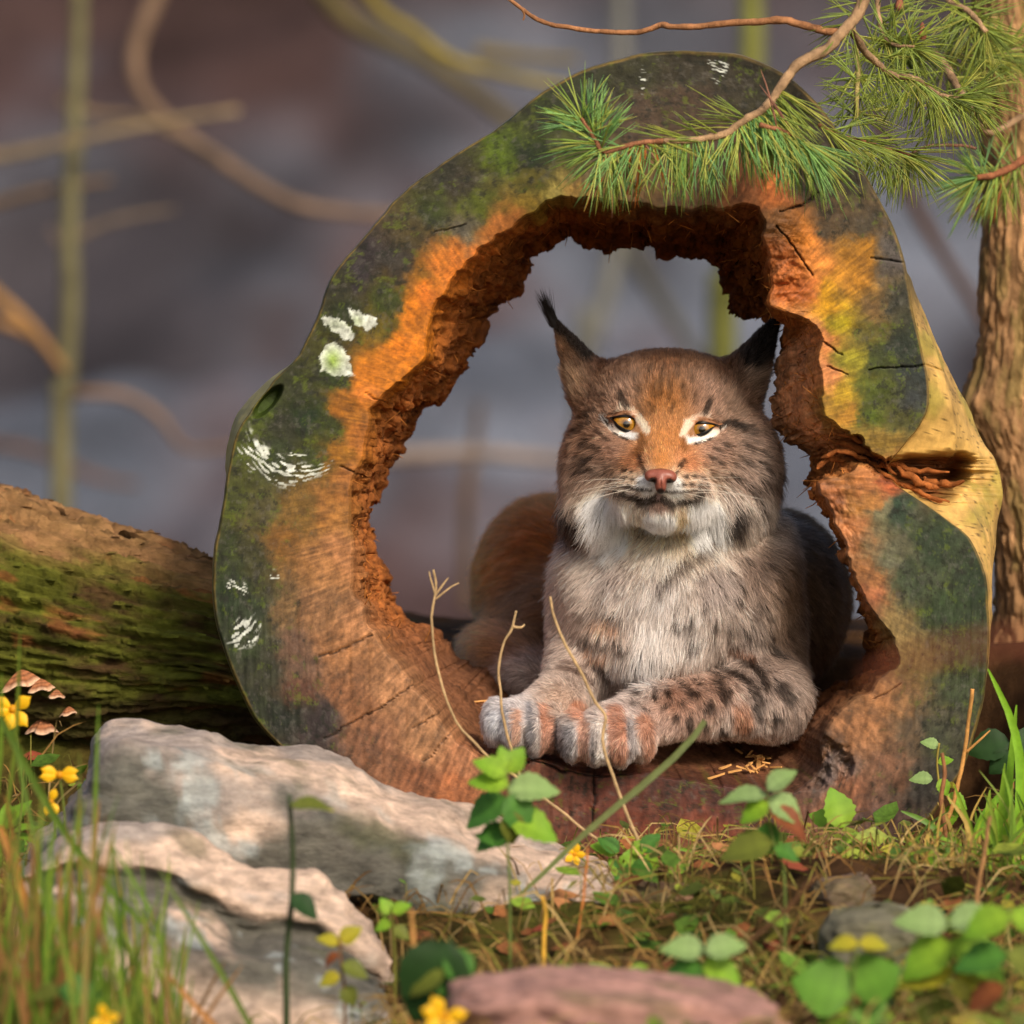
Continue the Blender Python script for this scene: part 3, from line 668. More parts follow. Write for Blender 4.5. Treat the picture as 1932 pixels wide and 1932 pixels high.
st('E', [(1150,1458),(1280,1440),(1360,1382),(1430,1325)], 36); st('E', [(690,1500),(730,1530)], 30, DK, .5); st('E', [(1040,1510),(1050,1545)], 28, DK, .5); st('E', [(885,1300),(880,1370)], 22, (150,120,115), .9)
st('E', [(655,860),(670,960),(715,1060),(755,1105)], 16, (58,34,20)); st('E', [(1200,910),(1158,985)], 24, (50,30,18)); st('E', [(1130,1050),(1090,1095)], 15, (58,34,20))
# brow and cheek markings
for a, b, hw in (((770,600),(758,655),15),((850,598),(848,655),15),((886,560),(880,640),14),((936,585),(930,665),15),((1070,640),(1078,690),16),((760,690),(780,740),12),((820,680),(850,725),12),((965,680),(945,730),12),((1010,600),(1015,660),12),((900,480),(890,540),14),((830,500),(815,560),13),((980,490),(975,550),13),((1050,520),(1060,580),13),((760,520),(740,570),13)):
    st('F', [a, b], hw * .8, (48,32,20), .5)
for a, b, hw in (((420,840),(492,788),18),((450,760),(520,735),14),((470,890),(560,925),10),((460,1010),(535,968),11),((430,1052),(520,1028),11),((440,960),(520,1000),9),((540,830),(600,880),8),((1290,800),(1385,835),24),((1240,798),(1290,788),14),((1320,980),(1362,1012),15),((1278,1070),(1312,1092),14),((1230,905),(1262,915),10),((1180,930),(1210,940),10),((1150,980),(1180,990),9),((1190,1000),(1215,1010),9),((1330,900),(1362,915),9),((1420,930),(1450,960),12),((1400,1130),(1500,1080),18),((1440,1010),(1475,1050),12),((1360,1130),(1400,1170),14),((1480,1180),(1420,1260),14),((520,1030),(560,1060),8)):
    st('F', [a, b], hw, (36,24,17), .75)
st('F', [(365,1275),(418,1340),(440,1425)], 46, (28,20,18), .97); st('F', [(1312,1270),(1290,1365)], 40, (26,18,16), .97)
st('F', [(1565,1010),(1540,1190)], 16, (50,36,28), .55); st('F', [(320,1230),(350,1330)], 14, (60,45,36), .6)
st('F', [(500,1450),(580,1560),(680,1640)], 15, (80,58,46), .6); st('F', [(1200,1440),(1060,1520),(960,1590),(880,1690)], 20, (58,40,30), .75); st('F', [(640,1500),(760,1600),(860,1640)], 14, (110,88,74), .5)
st('F', [(285,185),(380,300),(490,405)], 40, (24,17,14), .97); st('F', [(1525,215),(1485,330),(1400,425)], 66, (22,17,15), .97); st('F', [(640,430),(900,405),(1100,402)], 34, (84,54,34), .5)
# chest, fore limb and paw markings, plus shade between toes put into colour
for x, y, r in ((1300,435,21),(1235,410,14),(1325,390,13),(1205,560,18),(1345,595,18),(1270,570,12),(715,375,12),(1175,935,24),(990,880,15),(930,890,13),(850,930,14),(985,930,13),(1030,985,14),(1250,1052,21),(1165,1020,15),(1485,985,23),(1380,730,15),(1440,500,10),(1400,360,10),(1480,420,10),(1390,480,12),(1030,490,10),(1160,470,9),(1250,300,8),(1350,270,9),(1430,280,9),(1120,880,12),(1050,920,12),(900,960,10),(1420,830,14),(860,870,12),(1130,830,13),(1500,700,14),(1270,860,10)):
    st('B', [(x, y)], r, DK, .88)
for pts, hw in (([(710,488),(775,522)],18),([(620,590),(700,620),(795,662)],16),([(1030,545),(1105,538)],18),([(1080,642),(1140,635)],12),([(1240,750),(1300,790),(1385,850)],16),([(1370,870),(1412,905)],18),([(1218,838),(1246,892)],23),([(1058,838),(1088,882)],18),([(1088,975),(1096,1032)],12),([(1318,965),(1342,1022)],25),([(1388,925),(1412,972)],18),([(1488,838),(1532,892)],26),([(1448,588),(1472,692)],16),([(560,640),(640,650)],9),([(600,480),(680,500)],9),([(1190,760),(1240,800)],14),([(1300,700),(1390,760),(1440,850)],12)):
    st('B', pts, hw, DK, .85)
for pts, hw, c in (([(1290,670),(1365,705)],22,(112,70,45)),([(880,800),(960,790),(1085,772)],20,(112,74,52)),([(540,730),(640,742),(722,792)],11,(88,66,56)),([(640,700),(705,732)],10,(88,66,56)),([(520,760),(600,780),(660,830)],10,(92,70,60)),([(590,950)],42,(186,110,64)),([(680,540),(740,560)],26,(190,138,100)),([(640,680),(700,690)],24,(186,134,98)),([(1320,950),(1330,1000)],40,(160,105,70)),
                   ([(612,1010),(606,1190)],24,(176,116,80)),([(762,975),(772,1155)],38,(172,102,60)),([(888,1005),(905,1150)],26,(170,108,72)),([(690,1010),(690,1180)],22,(205,192,182)),([(545,1040),(540,1140)],20,(112,110,114)),([(660,1060),(655,1180)],14,(120,112,110)),([(825,1020),(830,1160)],20,(140,134,136)),
                   ([(310,970),(300,1090)],19,(182,126,90)),([(442,965),(452,1125)],30,(176,106,64)),([(370,935),(372,1095)],15,(106,106,114)),([(250,945),(240,1010)],16,(120,122,132)),([(200,980),(180,1060)],22,(188,192,202)),([(486,1000),(492,1165)],9,(58,44,38)),([(345,1040),(350,1120)],8,(70,58,54)),([(512,1085),(505,1180)],8,(58,46,42))):
    st('B', pts, hw, c, .8)
rs = np.random.default_rng(5)
for i in range(90):                                                # fine freckles over cheeks, shoulders and fore limb
    x, y = [(rs.uniform(1380,1475), rs.uniform(820,930)), (rs.uniform(1075,1150), rs.uniform(820,900)), (rs.uniform(1370,1490), rs.uniform(1040,1260)), (rs.uniform(1230,1340), rs.uniform(1290,1370))][i % 4]
    dx, dy = rs.normal(0, 2.5, 2); STROKES.append((A([(x, y), (x + dx, y + dy + 2)]), rs.uniform(2.0, 4.0), lin((40, 27, 20)), rs.uniform(.35, .7)))
def coat_color(q, y, warp=True):
    qn = q + (np.stack([fbm(p3(q, 1 / 14), 3, 201), fbm(p3(q, 1 / 14), 3, 202)], -1) * 5 if warp else 0)
    rear = sstep(.27, .34, y)[:, None]
    c = lin(idw(qn, COAT[:, :2], COAT[:, 2:], 3.4, 10)) * (1 - rear) + lin(idw(qn, COAT_R[:, :2], COAT_R[:, 2:], 3, 14)) * rear
    c = c * (1 + .30 * fbm(p3(q, 1 / 7), 3, 205)[:, None] * (1 - .75 * sstep(.5, .75, c.mean(1, keepdims=True))))
    fr = rear[:, 0] < .5
    for pts, hw, col, sg in STROKES:
        lo = pts.min(0) - hw * 2.2 - 6; hi = pts.max(0) + hw * 2.2 + 6
        i = np.nonzero(fr & (qn[:, 0] > lo[0]) & (qn[:, 0] < hi[0]) & (qn[:, 1] > lo[1]) & (qn[:, 1] < hi[1]))[0]
        if not len(i): continue
        d, t = poly_dist(q[i] + (qn[i] - q[i]) * (.3 if hw < 7 else .8), pts)
        m = (sg * sstep(hw * 1.5, hw * .75, d))[:, None]
        c[i] = c[i] * (1 - m) + col * m
    g_ = c.mean(1, keepdims=True); k_ = .24 * (1 - rear) * sstep(30, 110, np.hypot((q[:, 0] - 1252), (q[:, 1] - 800) * .8))[:, None]; c = c * (1 - k_) + g_ * A([1.0, .97, .96]) * k_
    return np.clip(c * 1.28, .004, .95)

LQ2 = to_ref(LV)
skin_c = coat_color(LQ2, LV[:, 1], False) * .7
M_skin = mat_attr('lynx_undercoat', rough=.9, scale=400, var=.25, bump=.2, bscale=500, bdist=.001, spec=.1)
lynx = empty('lynx', at(1220, 1440, .12), 'spotted tawny lynx with tufted ear and crossed paws lying in the hollow log', 'lynx')
mesh_obj('body', LV, LQ, M_skin, lynx, skin_c)

from mathutils.bvhtree import BVHTree
from mathutils.kdtree import KDTree
_m = (LV[:, 1] < .16) & (LV[:, 2] > HZ0)
_keep = _m[LQ].all(1)
BVH = BVHTree.FromPolygons([tuple(v_) for v_ in LV], [tuple(f_) for f_ in LQ[_keep].tolist()])
def on_face(px, py, dflt=.1):
    p0 = CAM; d = at(px, py, 1.0) - CAM; d = d / np.linalg.norm(d)
    h = BVH.ray_cast(Vector(p0), Vector(d))
    return np.array(h[0]) if h[0] is not None else at(px, py, dflt)

# --- eyes
def eye_material():
    m, t, b = mat_new('lynx_iris'); N = t.nodes; L = t.links
    tc = N.new('ShaderNodeTexCoord'); ln = N.new('ShaderNodeVectorMath'); ln.operation = 'LENGTH'
    mu = N.new('ShaderNodeVectorMath'); mu.operation = 'MULTIPLY'; mu.inputs[1].default_value = (1, 0, 1)
    L.new(tc.outputs['Object'], mu.inputs[0]); L.new(mu.outputs[0], ln.inputs[0])
    cr = N.new('ShaderNodeValToRGB'); cr.color_ramp.elements[0].position = 0; cr.color_ramp.elements[0].color = (.006, .005, .004, 1)
    els = [(.205, (.008, .006, .004)), (.235, (.16, .075, .012)), (.45, (.42, .20, .022)), (.72, (.50, .23, .022)), (.84, (.26, .10, .012)), (.93, (.01, .006, .004)), (1, (.004, .003, .003))]
    cr.color_ramp.elements[1].position = els[0][0]; cr.color_ramp.elements[1].color = (*els[0][1], 1)
    for p_, c_ in els[1:]:
        e = cr.color_ramp.elements.new(p_); e.color = (*c_, 1)
    ns = N.new('ShaderNodeTexNoise'); ns.inputs['Scale'].default_value = 900; L.new(tc.outputs['Object'], ns.inputs['Vector'])
    dv = N.new('ShaderNodeMath'); dv.operation = 'MULTIPLY'; dv.inputs[1].default_value = 1 / EYE_R
    L.new(ln.outputs['Value'], dv.inputs[0])
    L.new(dv.outputs[0], cr.inputs[0])
    mr = N.new('ShaderNodeMapRange'); mr.inputs[3].default_value = .6; mr.inputs[4].default_value = 1.4; L.new(ns.outputs['Fac'], mr.inputs[0])
    sc = N.new('ShaderNodeVectorMath'); sc.operation = 'SCALE'; L.new(cr.outputs[0], sc.inputs[0]); L.new(mr.outputs[0], sc.inputs['Scale'])
    L.new(sc.outputs[0], b.inputs['Base Color'])
    b.inputs['Roughness'].default_value = .08; b.inputs['Specular IOR Level'].default_value = .6
    b.inputs['Coat Weight'].default_value = 1.0; b.inputs['Coat Roughness'].default_value = .02
    return m
M_eye = eye_material()
nu_, nv_ = 40, 28
th = np.linspace(0, 2 * np.pi, nu_, endpoint=False); ph = np.linspace(0.02, np.pi - .02, nv_)
SPH = np.stack([np.sin(ph)[None] * np.cos(th)[:, None], -np.cos(ph)[None] * np.ones((nu_, 1)), np.sin(ph)[None] * np.sin(th)[:, None]], -1).reshape(-1, 3)
M_lid = mat_attr('lynx_eyelid', rough=.5, scale=500, var=.2, bump=.1, bscale=900, bdist=.0006, spec=.3)
ALM = [A([ez(p) for p in [(300,362),(370,348),(480,346),(580,400),(640,505),(560,525),(460,508),(385,455),(340,400)]]),
       A([ez(p) for p in [(1600,452),(1500,432),(1410,430),(1320,455),(1262,540),(1330,572),(1420,562),(1500,515),(1560,475)]])]
for e_, alm in zip(EYES, ALM):
    V = SPH * EYE_R
    o = bpy.data.objects.new('eye', mesh_data('eye', V, grid_faces(nu_, nv_, True), M_eye)); link(o, lynx); o.location = e_ - np.array(lynx.location)
    c0 = alm.mean(0); inn = c0 + (catmull(alm, 48, True) - c0) * A([1.14, .93]); c0 = inn.mean(0)
    out_v = []; out_c = []
    side = -1.0 if c0[0] < 1250 else 1.0                              # outer corner of this eye
    nrm = inn - c0; nrm /= np.linalg.norm(nrm, axis=1, keepdims=True)
    low = sstep(.0, .35, nrm[:, 1] + .10 * nrm[:, 0] * side)[:, None]; inner_ = sstep(.3, .75, -nrm[:, 0] * side)[:, None] * (1 - low)
    skin = lin((146, 104, 76)) * (1 - low - inner_).clip(0, 1) + lin((250, 240, 226)) * low + lin((236, 206, 184)) * inner_
    dark = np.tile(lin((14, 10, 8)), (48, 1))
    for k, (gr_, colr) in enumerate(((0, dark), (2.0, dark), (4.2, dark), (6.4, skin), (11.0, skin), (17, skin * (1 - .55 * low)))):
        pp = inn + nrm * gr_ * (1 + .5 * low)
        P = at(pp[:, 0], pp[:, 1], e_[1])
        dx = P[:, 0] - e_[0]; dz = P[:, 2] - e_[2]
        ysp = e_[1] - np.sqrt(np.maximum((EYE_R * 1.04) ** 2 - dx ** 2 - dz ** 2, (EYE_R * .35) ** 2))
        yf = np.array([on_face(*p_)[1] for p_ in pp])
        wgt = [0, .0, .15, .5, .85, 1.0][k]
        yy_ = ysp * (1 - wgt) + np.minimum(yf, e_[1] + .004) * wgt - [.0003, .0012, .0018, .0022, .0016, -.0015][k]
        over = dx ** 2 + dz ** 2 < (EYE_R * 1.02) ** 2
        yy_ = np.where(over, np.minimum(yy_, e_[1] - np.sqrt(np.maximum((EYE_R * 1.03) ** 2 - dx ** 2 - dz ** 2, 0)) - .0006), yy_)
        out_v.append(at(pp[:, 0], pp[:, 1], yy_)); out_c.append(colr)
    V = np.stack(out_v, 1).reshape(-1, 3); Cc = np.stack(out_c, 1).reshape(-1, 3)
    mesh_obj('eyelid', V, grid_faces(48, 6, True), M_lid, o, Cc)

# --- nose leather
nb = on_face(1247, 900)
NF = Field(np.arange(-.022, .022, .0007), np.arange(-.02, .02, .0009), np.arange(-.022, .02, .0007))
s6 = S
def nE(x, y, d, rx, rz, rd, k=.003, rot=0, sub=False): NF.ell(((x - 1246.5) * s6, d, (908 - y) * s6), (rx * s6, rd, rz * s6), k, rot, sub)
nE(1246.5, 897, .002, 22, 11, .008); nE(1230, 899, .003, 11, 10, .0075, .003); nE(1263, 901, .003, 11, 10, .0075, .003)
nE(1246.5, 908, -.001, 11, 15, .008, .003); nE(1246.5, 920, .0005, 8, 10, .007, .003)
nE(1233, 907, -.006, 6.0, 4.2, .006, .0015, 25, True); nE(1261, 909, -.006, 6.0, 4.2, .006, .0015, -25, True)
nE(1246.5, 915, -.0095, .9, 12, .004, .001, 0, True)
NVv, NQ = surface_nets(NF.F, *NF.ax); NVv = NVv * 1.12
nq = NVv / S / 1.12; nq2 = np.stack([1246.5 + nq[:, 0], 908 - nq[:, 2]], -1)
ncol = np.tile(lin((140, 82, 68)), (len(NVv), 1)) * (1 + .3 * fbm(NVv * 700, 3, 301))[:, None]
for c_, r_ in (((1232,908), 7), ((1262,910), 7), ((1246,926), 8)):
    m_ = sstep(r_ * 1.3, r_ * .6, np.linalg.norm(nq2 - A(c_), axis=1))[:, None]; ncol = ncol * (1 - m_) + lin((26, 18, 16)) * m_
rm_ = sstep(889, 886, nq2[:, 1])[:, None] * .6; ncol = ncol * (1 - rm_) + lin((70, 36, 24)) * rm_
M_nose = mat_attr('nose_leather', rough=.38, scale=900, var=.15, bump=.25, bscale=1400, bdist=.0006, spec=.45)
mesh_obj('nose', NVv + np.array([at(1246.5, 908, nb[1])[0], nb[1] - .0035, at(1246.5, 908, nb[1])[2]]), NQ, M_nose, lynx, ncol)

# --- fur
def fur_material(name):
    m = bpy.data.materials.new(name); m.use_nodes = True; t = m.node_tree; N = t.nodes; L = t.links
    N.remove(N['Principled BSDF'])
    h = N.new('ShaderNodeBsdfHairPrincipled'); h.model = 'CHIANG'; h.parametrization = 'COLOR'
    a = N.new('ShaderNodeAttribute'); a.attribute_name = 'fcol'
    L.new(a.outputs['Color'], h.inputs['Color'])
    h.inputs['Roughness'].default_value = .42; h.inputs['Radial Roughness'].default_value = .65; h.inputs['Coat'].default_value = 0
    d = N.new('ShaderNodeBsdfDiffuse'); L.new(a.outputs['Color'], d.inputs['Color'])
    ms = N.new('ShaderNodeMixShader'); ms.inputs[0].default_value = .55
    L.new(h.outputs[0], ms.inputs[1]); L.new(d.outputs[0], ms.inputs[2])
    L.new(ms.outputs[0], N['Material Output'].inputs['Surface'])
    return m
M_fur = fur_material('lynx_fur')
def hair_obj(name, P, rad, C, mat, parent):
    """P (n,k,3) world points, rad (n,k), C (n,k,3)"""
    n, k, _ = P.shape; hc = bpy.data.hair_curves.new(name); hc.add_curves([k] * n)
    P = P - np.array(parent.location)
    hc.attributes['position'].data.foreach_set('vector', P.astype(np.float32).ravel())
    ra = hc.attributes.get('radius') or hc.attributes.new('radius', 'FLOAT', 'POINT')
    ra.data.foreach_set('value', rad.astype(np.float32).ravel())
    ca = hc.attributes.new('fcol', 'FLOAT_COLOR', 'POINT')
    c4 = np.ones((n * k, 4), np.float32); c4[:, :3] = C.reshape(-1, 3); ca.data.foreach_set('color', c4.ravel())
    hc.materials.append(mat)
    return link(bpy.data.objects.new(name, hc), parent)
NH = 330000
tri = np.vstack([LQ[:, [0, 1, 2]], LQ[:, [0, 2, 3]]])
ta, tb, tc_ = LV[tri[:, 0]], LV[tri[:, 1]], LV[tri[:, 2]]
tn = np.cross(tb - ta, tc_ - ta); area = np.linalg.norm(tn, axis=1) / 2; tn /= (2 * area[:, None] + 1e-15)
cen = (ta + tb + tc_) / 3; vd = cen - CAM; vd /= np.linalg.norm(vd, axis=1, keepdims=True)
nview = -(LNv[tri].mean(1) * vd).sum(1)
cq = to_ref(cen)
rear_t = cen[:, 1] > .31
flow_t = idw(cq, FLOW[:, :2], FLOW[:, 2:], 3.2, 8)
lenw = np.where(rear_t, 26, flow_t[:, 2])
wgt = area * (lenw + 3.0) ** -.75 * sstep(-.55, -.2, nview)
wgt *= np.where(rear_t, np.where((cq[:, 0] < 1090) | (cq[:, 0] > 1470), 1.0, .04), 1.0)
wgt *= np.where((cen[:, 1] > .9), 0, 1)
ti = rng.choice(len(tri), NH, p=wgt / wgt.sum())
r1_, r2_ = rng.random(NH), rng.random(NH); sw = r1_ + r2_ > 1; r1_[sw] = 1 - r1_[sw]; r2_[sw] = 1 - r2_[sw]
root = ta[ti] + (tb - ta)[ti] * r1_[:, None] + (tc_ - ta)[ti] * r2_[:, None]
nor = LNv[tri[ti, 0]] * (1 - r1_ - r2_)[:, None] + LNv[tri[ti, 1]] * r1_[:, None] + LNv[tri[ti, 2]] * r2_[:, None]
nor /= np.linalg.norm(nor, axis=1, keepdims=True)
rq = to_ref(root)
keep = np.ones(NH, bool)
for alm in ALM:
    c0 = alm.mean(0); keep &= ~inside(rq, c0 + (alm - c0) * A([1.3, 1.75]))
keep &= ~(((np.abs(rq[:, 0] - 1246.5) / 27) ** 2 + ((rq[:, 1] - 903) / 17) ** 2 < 1) | ((np.abs(rq[:, 0] - 1246.5) < 11) & (np.abs(rq[:, 1] - 918) < 15))) | (root[:, 1] > .1)
root, nor, rq = root[keep], nor[keep], rq[keep]; n_ = len(root)
fl = idw(rq, FLOW[:, :2], FLOW[:, 2:], 3.2, 8); flr = idw(rq, FLOW_R[:, :2], FLOW_R[:, 2:], 3, 10)
rr_ = sstep(.29, .34, root[:, 1])[:, None]; fl = fl * (1 - rr_) + flr * rr_
back = sstep(.1, .17, root[:, 1])
D3 = np.stack([fl[:, 0], .15 + .5 * back, -fl[:, 1]], -1)
D3 += .35 * np.stack([fbm(root * 60, 2, 311), fbm(root * 60, 2, 312), fbm(root * 60, 2, 313)], -1)
D3 += .16 * rng.normal(0, 1, (n_, 3))
D3 = D3 - nor * (D3 * nor).sum(1, keepdims=True); D3 /= np.linalg.norm(D3, axis=1, keepdims=True) + 1e-9
ln_ = fl[:, 2] * .001 * rng.uniform(.6, 1.12, n_) * (1 + .25 * fbm(root * 45, 2, 315))
lift = np.clip(.34 + .13 * rng.normal(0, 1, n_), .12, .8)
KP = 5; P = np.zeros((n_, KP, 3)); P[:, 0] = root - nor * .0008
dirn = D3 * np.sqrt(1 - lift ** 2)[:, None] + nor * lift[:, None]
grav = np.array([0, 0, -1.0]); curl = rng.normal(0, .10, (n_, 3))
lo_f = np.clip((ln_ - .012) / .02, 0, 1)[:, None]
for k in range(1, KP):
    P[:, k] = P[:, k - 1] + dirn * (ln_ / (KP - 1))[:, None]
    dirn = dirn + D3 * .10 + grav * .10 * lo_f + curl * .6; dirn /= np.linalg.norm(dirn, axis=1, keepdims=True)
# locks: pull the free ends of neighbouring hairs together
cs = rng.choice(n_, 15000, replace=False); kd2 = KDTree(len(cs))
for i, c in enumerate(root[cs]): kd2.insert(c, i)
kd2.balance(); near_i = cs[np.array([kd2.find(r)[1] for r in root])]
for k in range(1, KP):
    off = (P[near_i, k] - P[:, k]); lim = np.linalg.norm(off, axis=1, keepdims=True); off = off * np.minimum(1, .008 / (lim + 1e-9))
    P[:, k] += off * (.42 * (k / (KP - 1)) ** 1.3) * (ln_ > .007)[:, None]
lock_v = np.exp(rng.normal(0, .16, n_))[near_i][:, None]
mid_q = to_ref(P[:, 2])
hc_ = coat_color(rq * .65 + mid_q * .35, root[:, 1])
val = np.exp(rng.normal(0, .34, n_))[:, None]
pale = sstep(.55, .85, hc_.mean(1))[:, None]
hc_ = np.clip(hc_ * (val * lock_v * (1 - .7 * pale) + .7 * pale), .003, .95)
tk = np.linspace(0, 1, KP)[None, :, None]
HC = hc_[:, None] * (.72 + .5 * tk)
# grizzled pale tips
gz = (rng.random(n_) < .22)[:, None, None] * sstep(.4, 1, tk)
HC = HC * (1 - .35 * gz) + (HC * .65 + lin((205, 190, 178)) * .35) * .35 * gz + 0
thick = (np.where(ln_ < .010, .00021, .00026))[:, None] * (1 - .85 * tk[..., 0] ** 1.5)
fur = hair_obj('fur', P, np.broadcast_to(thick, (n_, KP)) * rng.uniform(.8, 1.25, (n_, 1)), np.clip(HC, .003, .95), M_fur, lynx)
tag(fur, kind='stuff')

# ear tuft and whiskers
def strands(name, base, dirs, lens, col, rad, parent, k=7, droop=.0):
    n = len(base); P = np.zeros((n, k, 3)); P[:, 0] = base; d = dirs.copy()
    for i in range(1, k):
        P[:, i] = P[:, i - 1] + d * (lens / (k - 1))[:, None]; d = d + np.array([0, 0, -droop]); d /= np.linalg.norm(d, axis=1, keepdims=True)
    t = np.linspace(0, 1, k)[None]
    return hair_obj(name, P, rad * (1 - .9 * t ** 1.3) * np.ones((n, 1)), np.broadcast_to(col, (n, k, 3)), M_fur, parent)
for tip, dr, cnt, ll in (((1044,603), (-.42,-1.0), 260, .033), ((1471,592), (.45,-.8), 150, .020)):
    b = np.stack([at(tip[0] + rng.normal(0, 3.0), tip[1] + rng.uniform(-2, 16), .147 + rng.normal(0, .002)) for _ in range(cnt)])
    d = np.stack([np.full(cnt, dr[0]), np.full(cnt, .05), np.full(cnt, -dr[1])], -1) + rng.normal(0, .13, (cnt, 3)); d /= np.linalg.norm(d, axis=1, keepdims=True)
    strands('ear_tuft', b, d, ll * rng.uniform(.45, 1.1, cnt), lin((16, 12, 11)), .00030, lynx)
wb = []; wd = []; wl = []
for sx, pts in ((-1, ((1190,906),(1183,915),(1192,922),(1180,926),(1200,930),(1178,905),(1196,914))), (1, ((1300,908),(1310,915),(1298,922),(1314,926),(1290,930),(1318,906),(1304,930)))):
    for i, p_ in enumerate(pts):
        for rep in range(1):
            wb.append(on_face(*p_)); dz = rng.uniform(-.28, .20); wd.append([sx * 1.0, rng.uniform(-.15, .35), dz]); wl.append(rng.uniform(.045, .085))
wd = A(wd); wd /= np.linalg.norm(wd, axis=1, keepdims=True)
tag(strands('whiskers', np.array(wb), wd, np.array(wl), lin((236, 226, 210)), .00022, lynx, 9, .035), kind='stuff')
# ------------------------------------------------------------------ ground and far slope
def Gz(x, y):
    x = np.asarray(x, float); y = np.asarray(y, float)
    p = np.stack([x, y, 0 * x], -1)
    side = np.maximum(sstep(-.26, -.42, x), sstep(.44, .56, x))
    bank = .185 * (sstep(.36, .47, y) * (1 - side) + sstep(.06, .42, y) * side)
    near = .022 * fbm(p * 5, 4, 401) + .007 * fbm(p * 28, 3, 402)
    near = near + .03 * np.exp(-(((x - .33) / .16) ** 2 + ((y + .35) / .2) ** 2)) - .065 * sstep(-.32, -.75, y) - .06 * sstep(.0, -.2, x) * sstep(-.28, -.55, y)
    far = -2.3 * sstep(.95, 4.5, y) + 8.0 * sstep(9, 30, y) + 9 * sstep(25, 110, y) + sstep(4, 12, y) * 1.1 * fbm(p * .28, 5, 404)
    return bank * (1 - sstep(.95, 2, y)) + near * (1 - sstep(3, 8, y)) + far
gx = np.unique(np.concatenate([np.arange(-1.1, 1.1, .0125), np.arange(-4.5, 4.6, .11), np.linspace(-14, 14, 40), np.linspace(-90, 90, 30)]))
gy = np.unique(np.concatenate([np.arange(-1.9, 1.2, .0125), np.arange(1.2, 32, .12), np.linspace(32, 120, 24), np.linspace(-30, -1.9, 24)]))
X_, Y_ = np.meshgrid(gx, gy, indexing='ij'); Z_ = Gz(X_, Y_)
GV = np.stack([X_, Y_, Z_], -1).reshape(-1, 3)
nearc = lin((72, 50, 30)); n1 = fbm(GV * A([14, 14, 0]), 4, 411)[:, None]; n2 = fbm(GV * A([5, 5, 0]), 4, 412)[:, None]
gc = nearc * (1 + .6 * n1); mg = sstep(.0, .35, n2) * .7; gc = gc * (1 - mg) + lin((78, 84, 26)) * (1 + .5 * n1) * mg
f1 = fbm(GV * A([.75, .5, .75]), 4, 421, .55)[:, None]; f2 = fbm(GV * A([.5, .35, .6]) + 40, 4, 423, .55)[:, None]; f3 = fbm(GV * A([2.2, 1.6, 2.2]), 4, 425)[:, None]
farc = lin((76, 60, 60)) * np.ones((len(GV), 1)); mb = sstep(-.25, .18, f1); farc = farc * (1 - mb) + lin((94, 99, 110)) * mb
md = sstep(.02, .38, f2) * .75; farc = farc * (1 - md) + lin((42, 30, 27)) * md
farc = farc * (1 + .75 * f3)
hi_ = sstep(.8, 1.9, GV[:, 2:3]) * .8; farc = farc * (1 - hi_) + lin((46, 32, 22)) * (1 + .6 * f3) * hi_
fm = sstep(1.2, 4, GV[:, 1:2]); gc = gc * (1 - fm) + farc * fm
M_soil = mat_attr('soil_and_litter', rough=.95, scale=45, var=.45, bump=.9, bscale=60, bdist=.01, spec=.1)
tag(mesh_obj('ground', GV, grid_faces(len(gx), len(gy)), M_soil, None, np.clip(gc, .004, .6)), kind='structure')
def gpt(px, py, y):
    """foot of something that stands on the ground below the point"""
    p = at(px, py, y); return np.array([p[0], p[1], float(Gz(p[0], p[1]))])

# ------------------------------------------------------------------ blurred saplings and bare boughs behind
M_bark2 = mat_attr('young_bark', rough=.8, scale=30, var=.3, bump=.4, bscale=60, bdist=.004, spec=.2)
def bough(name, pts, y, hw, col, parent=None, taper=.5, n=26, sides=8):
    y = y * 1.5; col = tuple(v * .78 for v in col)
    P = np.stack([at(a, b, y) for a, b in pts]); P = catmull(P, n)
    r = hw * S * (7 + y) / 7 * np.linspace(1, taper, n)
    V, Q, T = tube(P, r, sides)
    c = np.clip(lin(col)[None] * (1 + .5 * fbm(V * 9, 3, 431))[:, None], .01, .8)
    return mesh_obj(name, V, [Q, T], M_bark2, parent, c)
def sapling(pts, y, hw, col, label, boughs, grp=None):
    y1 = y; y = y * 1.5; col = tuple(v * .78 for v in col)
    p0 = at(*pts[-1], y); foot = np.array([p0[0], y, float(Gz(p0[0], y)) - .05])
    e = empty('sapling', foot, label, 'sapling', grp)
    P = np.vstack([np.stack([at(a, b, y) for a, b in pts]), foot]); P = catmull(P, 44)
    V, Q, T = tube(P, hw * S * (7 + y) / 7 * np.linspace(.8, 1.25, 44), 10)
    c = lin(col)[None] * (1 + .5 * fbm(V * 7, 3, 433))[:, None]
    mesh_obj('trunk', V, [Q, T], M_bark2, e, np.clip(c, .01, .8))
    for b in boughs: bough('bough', b[0], b[3] if len(b) > 3 else y1, b[1], b[2], e)
    return e
sapling([(158,-260),(150,0),(140,250),(130,450),(133,560),(122,750),(115,985)], 4.0, 17, (134,128,92), 'slim olive sapling with bare side boughs behind the mossy log', [
    ([(-120,310),(0,295),(130,268),(250,240),(450,208)], 12, (170,148,112), 3.95), ([(-60,400),(60,365),(130,350),(210,340)], 10, (150,120,86), 4.05),
    ([(135,450),(220,415),(330,395)], 9, (140,122,104), 4.0), ([(132,470),(105,450),(95,430)], 8, (140,120,110), 4.0),
    ([(-80,500),(0,565),(60,620),(122,700)], 15, (186,140,84), 3.98), ([(-60,605),(10,612),(70,640),(118,695)], 13, (190,142,88), 4.02),
    ([(122,742),(230,746),(300,785),(350,845),(440,842)], 11, (150,122,102), 4.0)])
sapling([(1416,-260),(1416,0),(1418,100),(1400,350),(1372,560),(1362,760)], 4.6, 24, (130,132,64), 'yellow green sapling trunk seen through the top of the hollow', [])
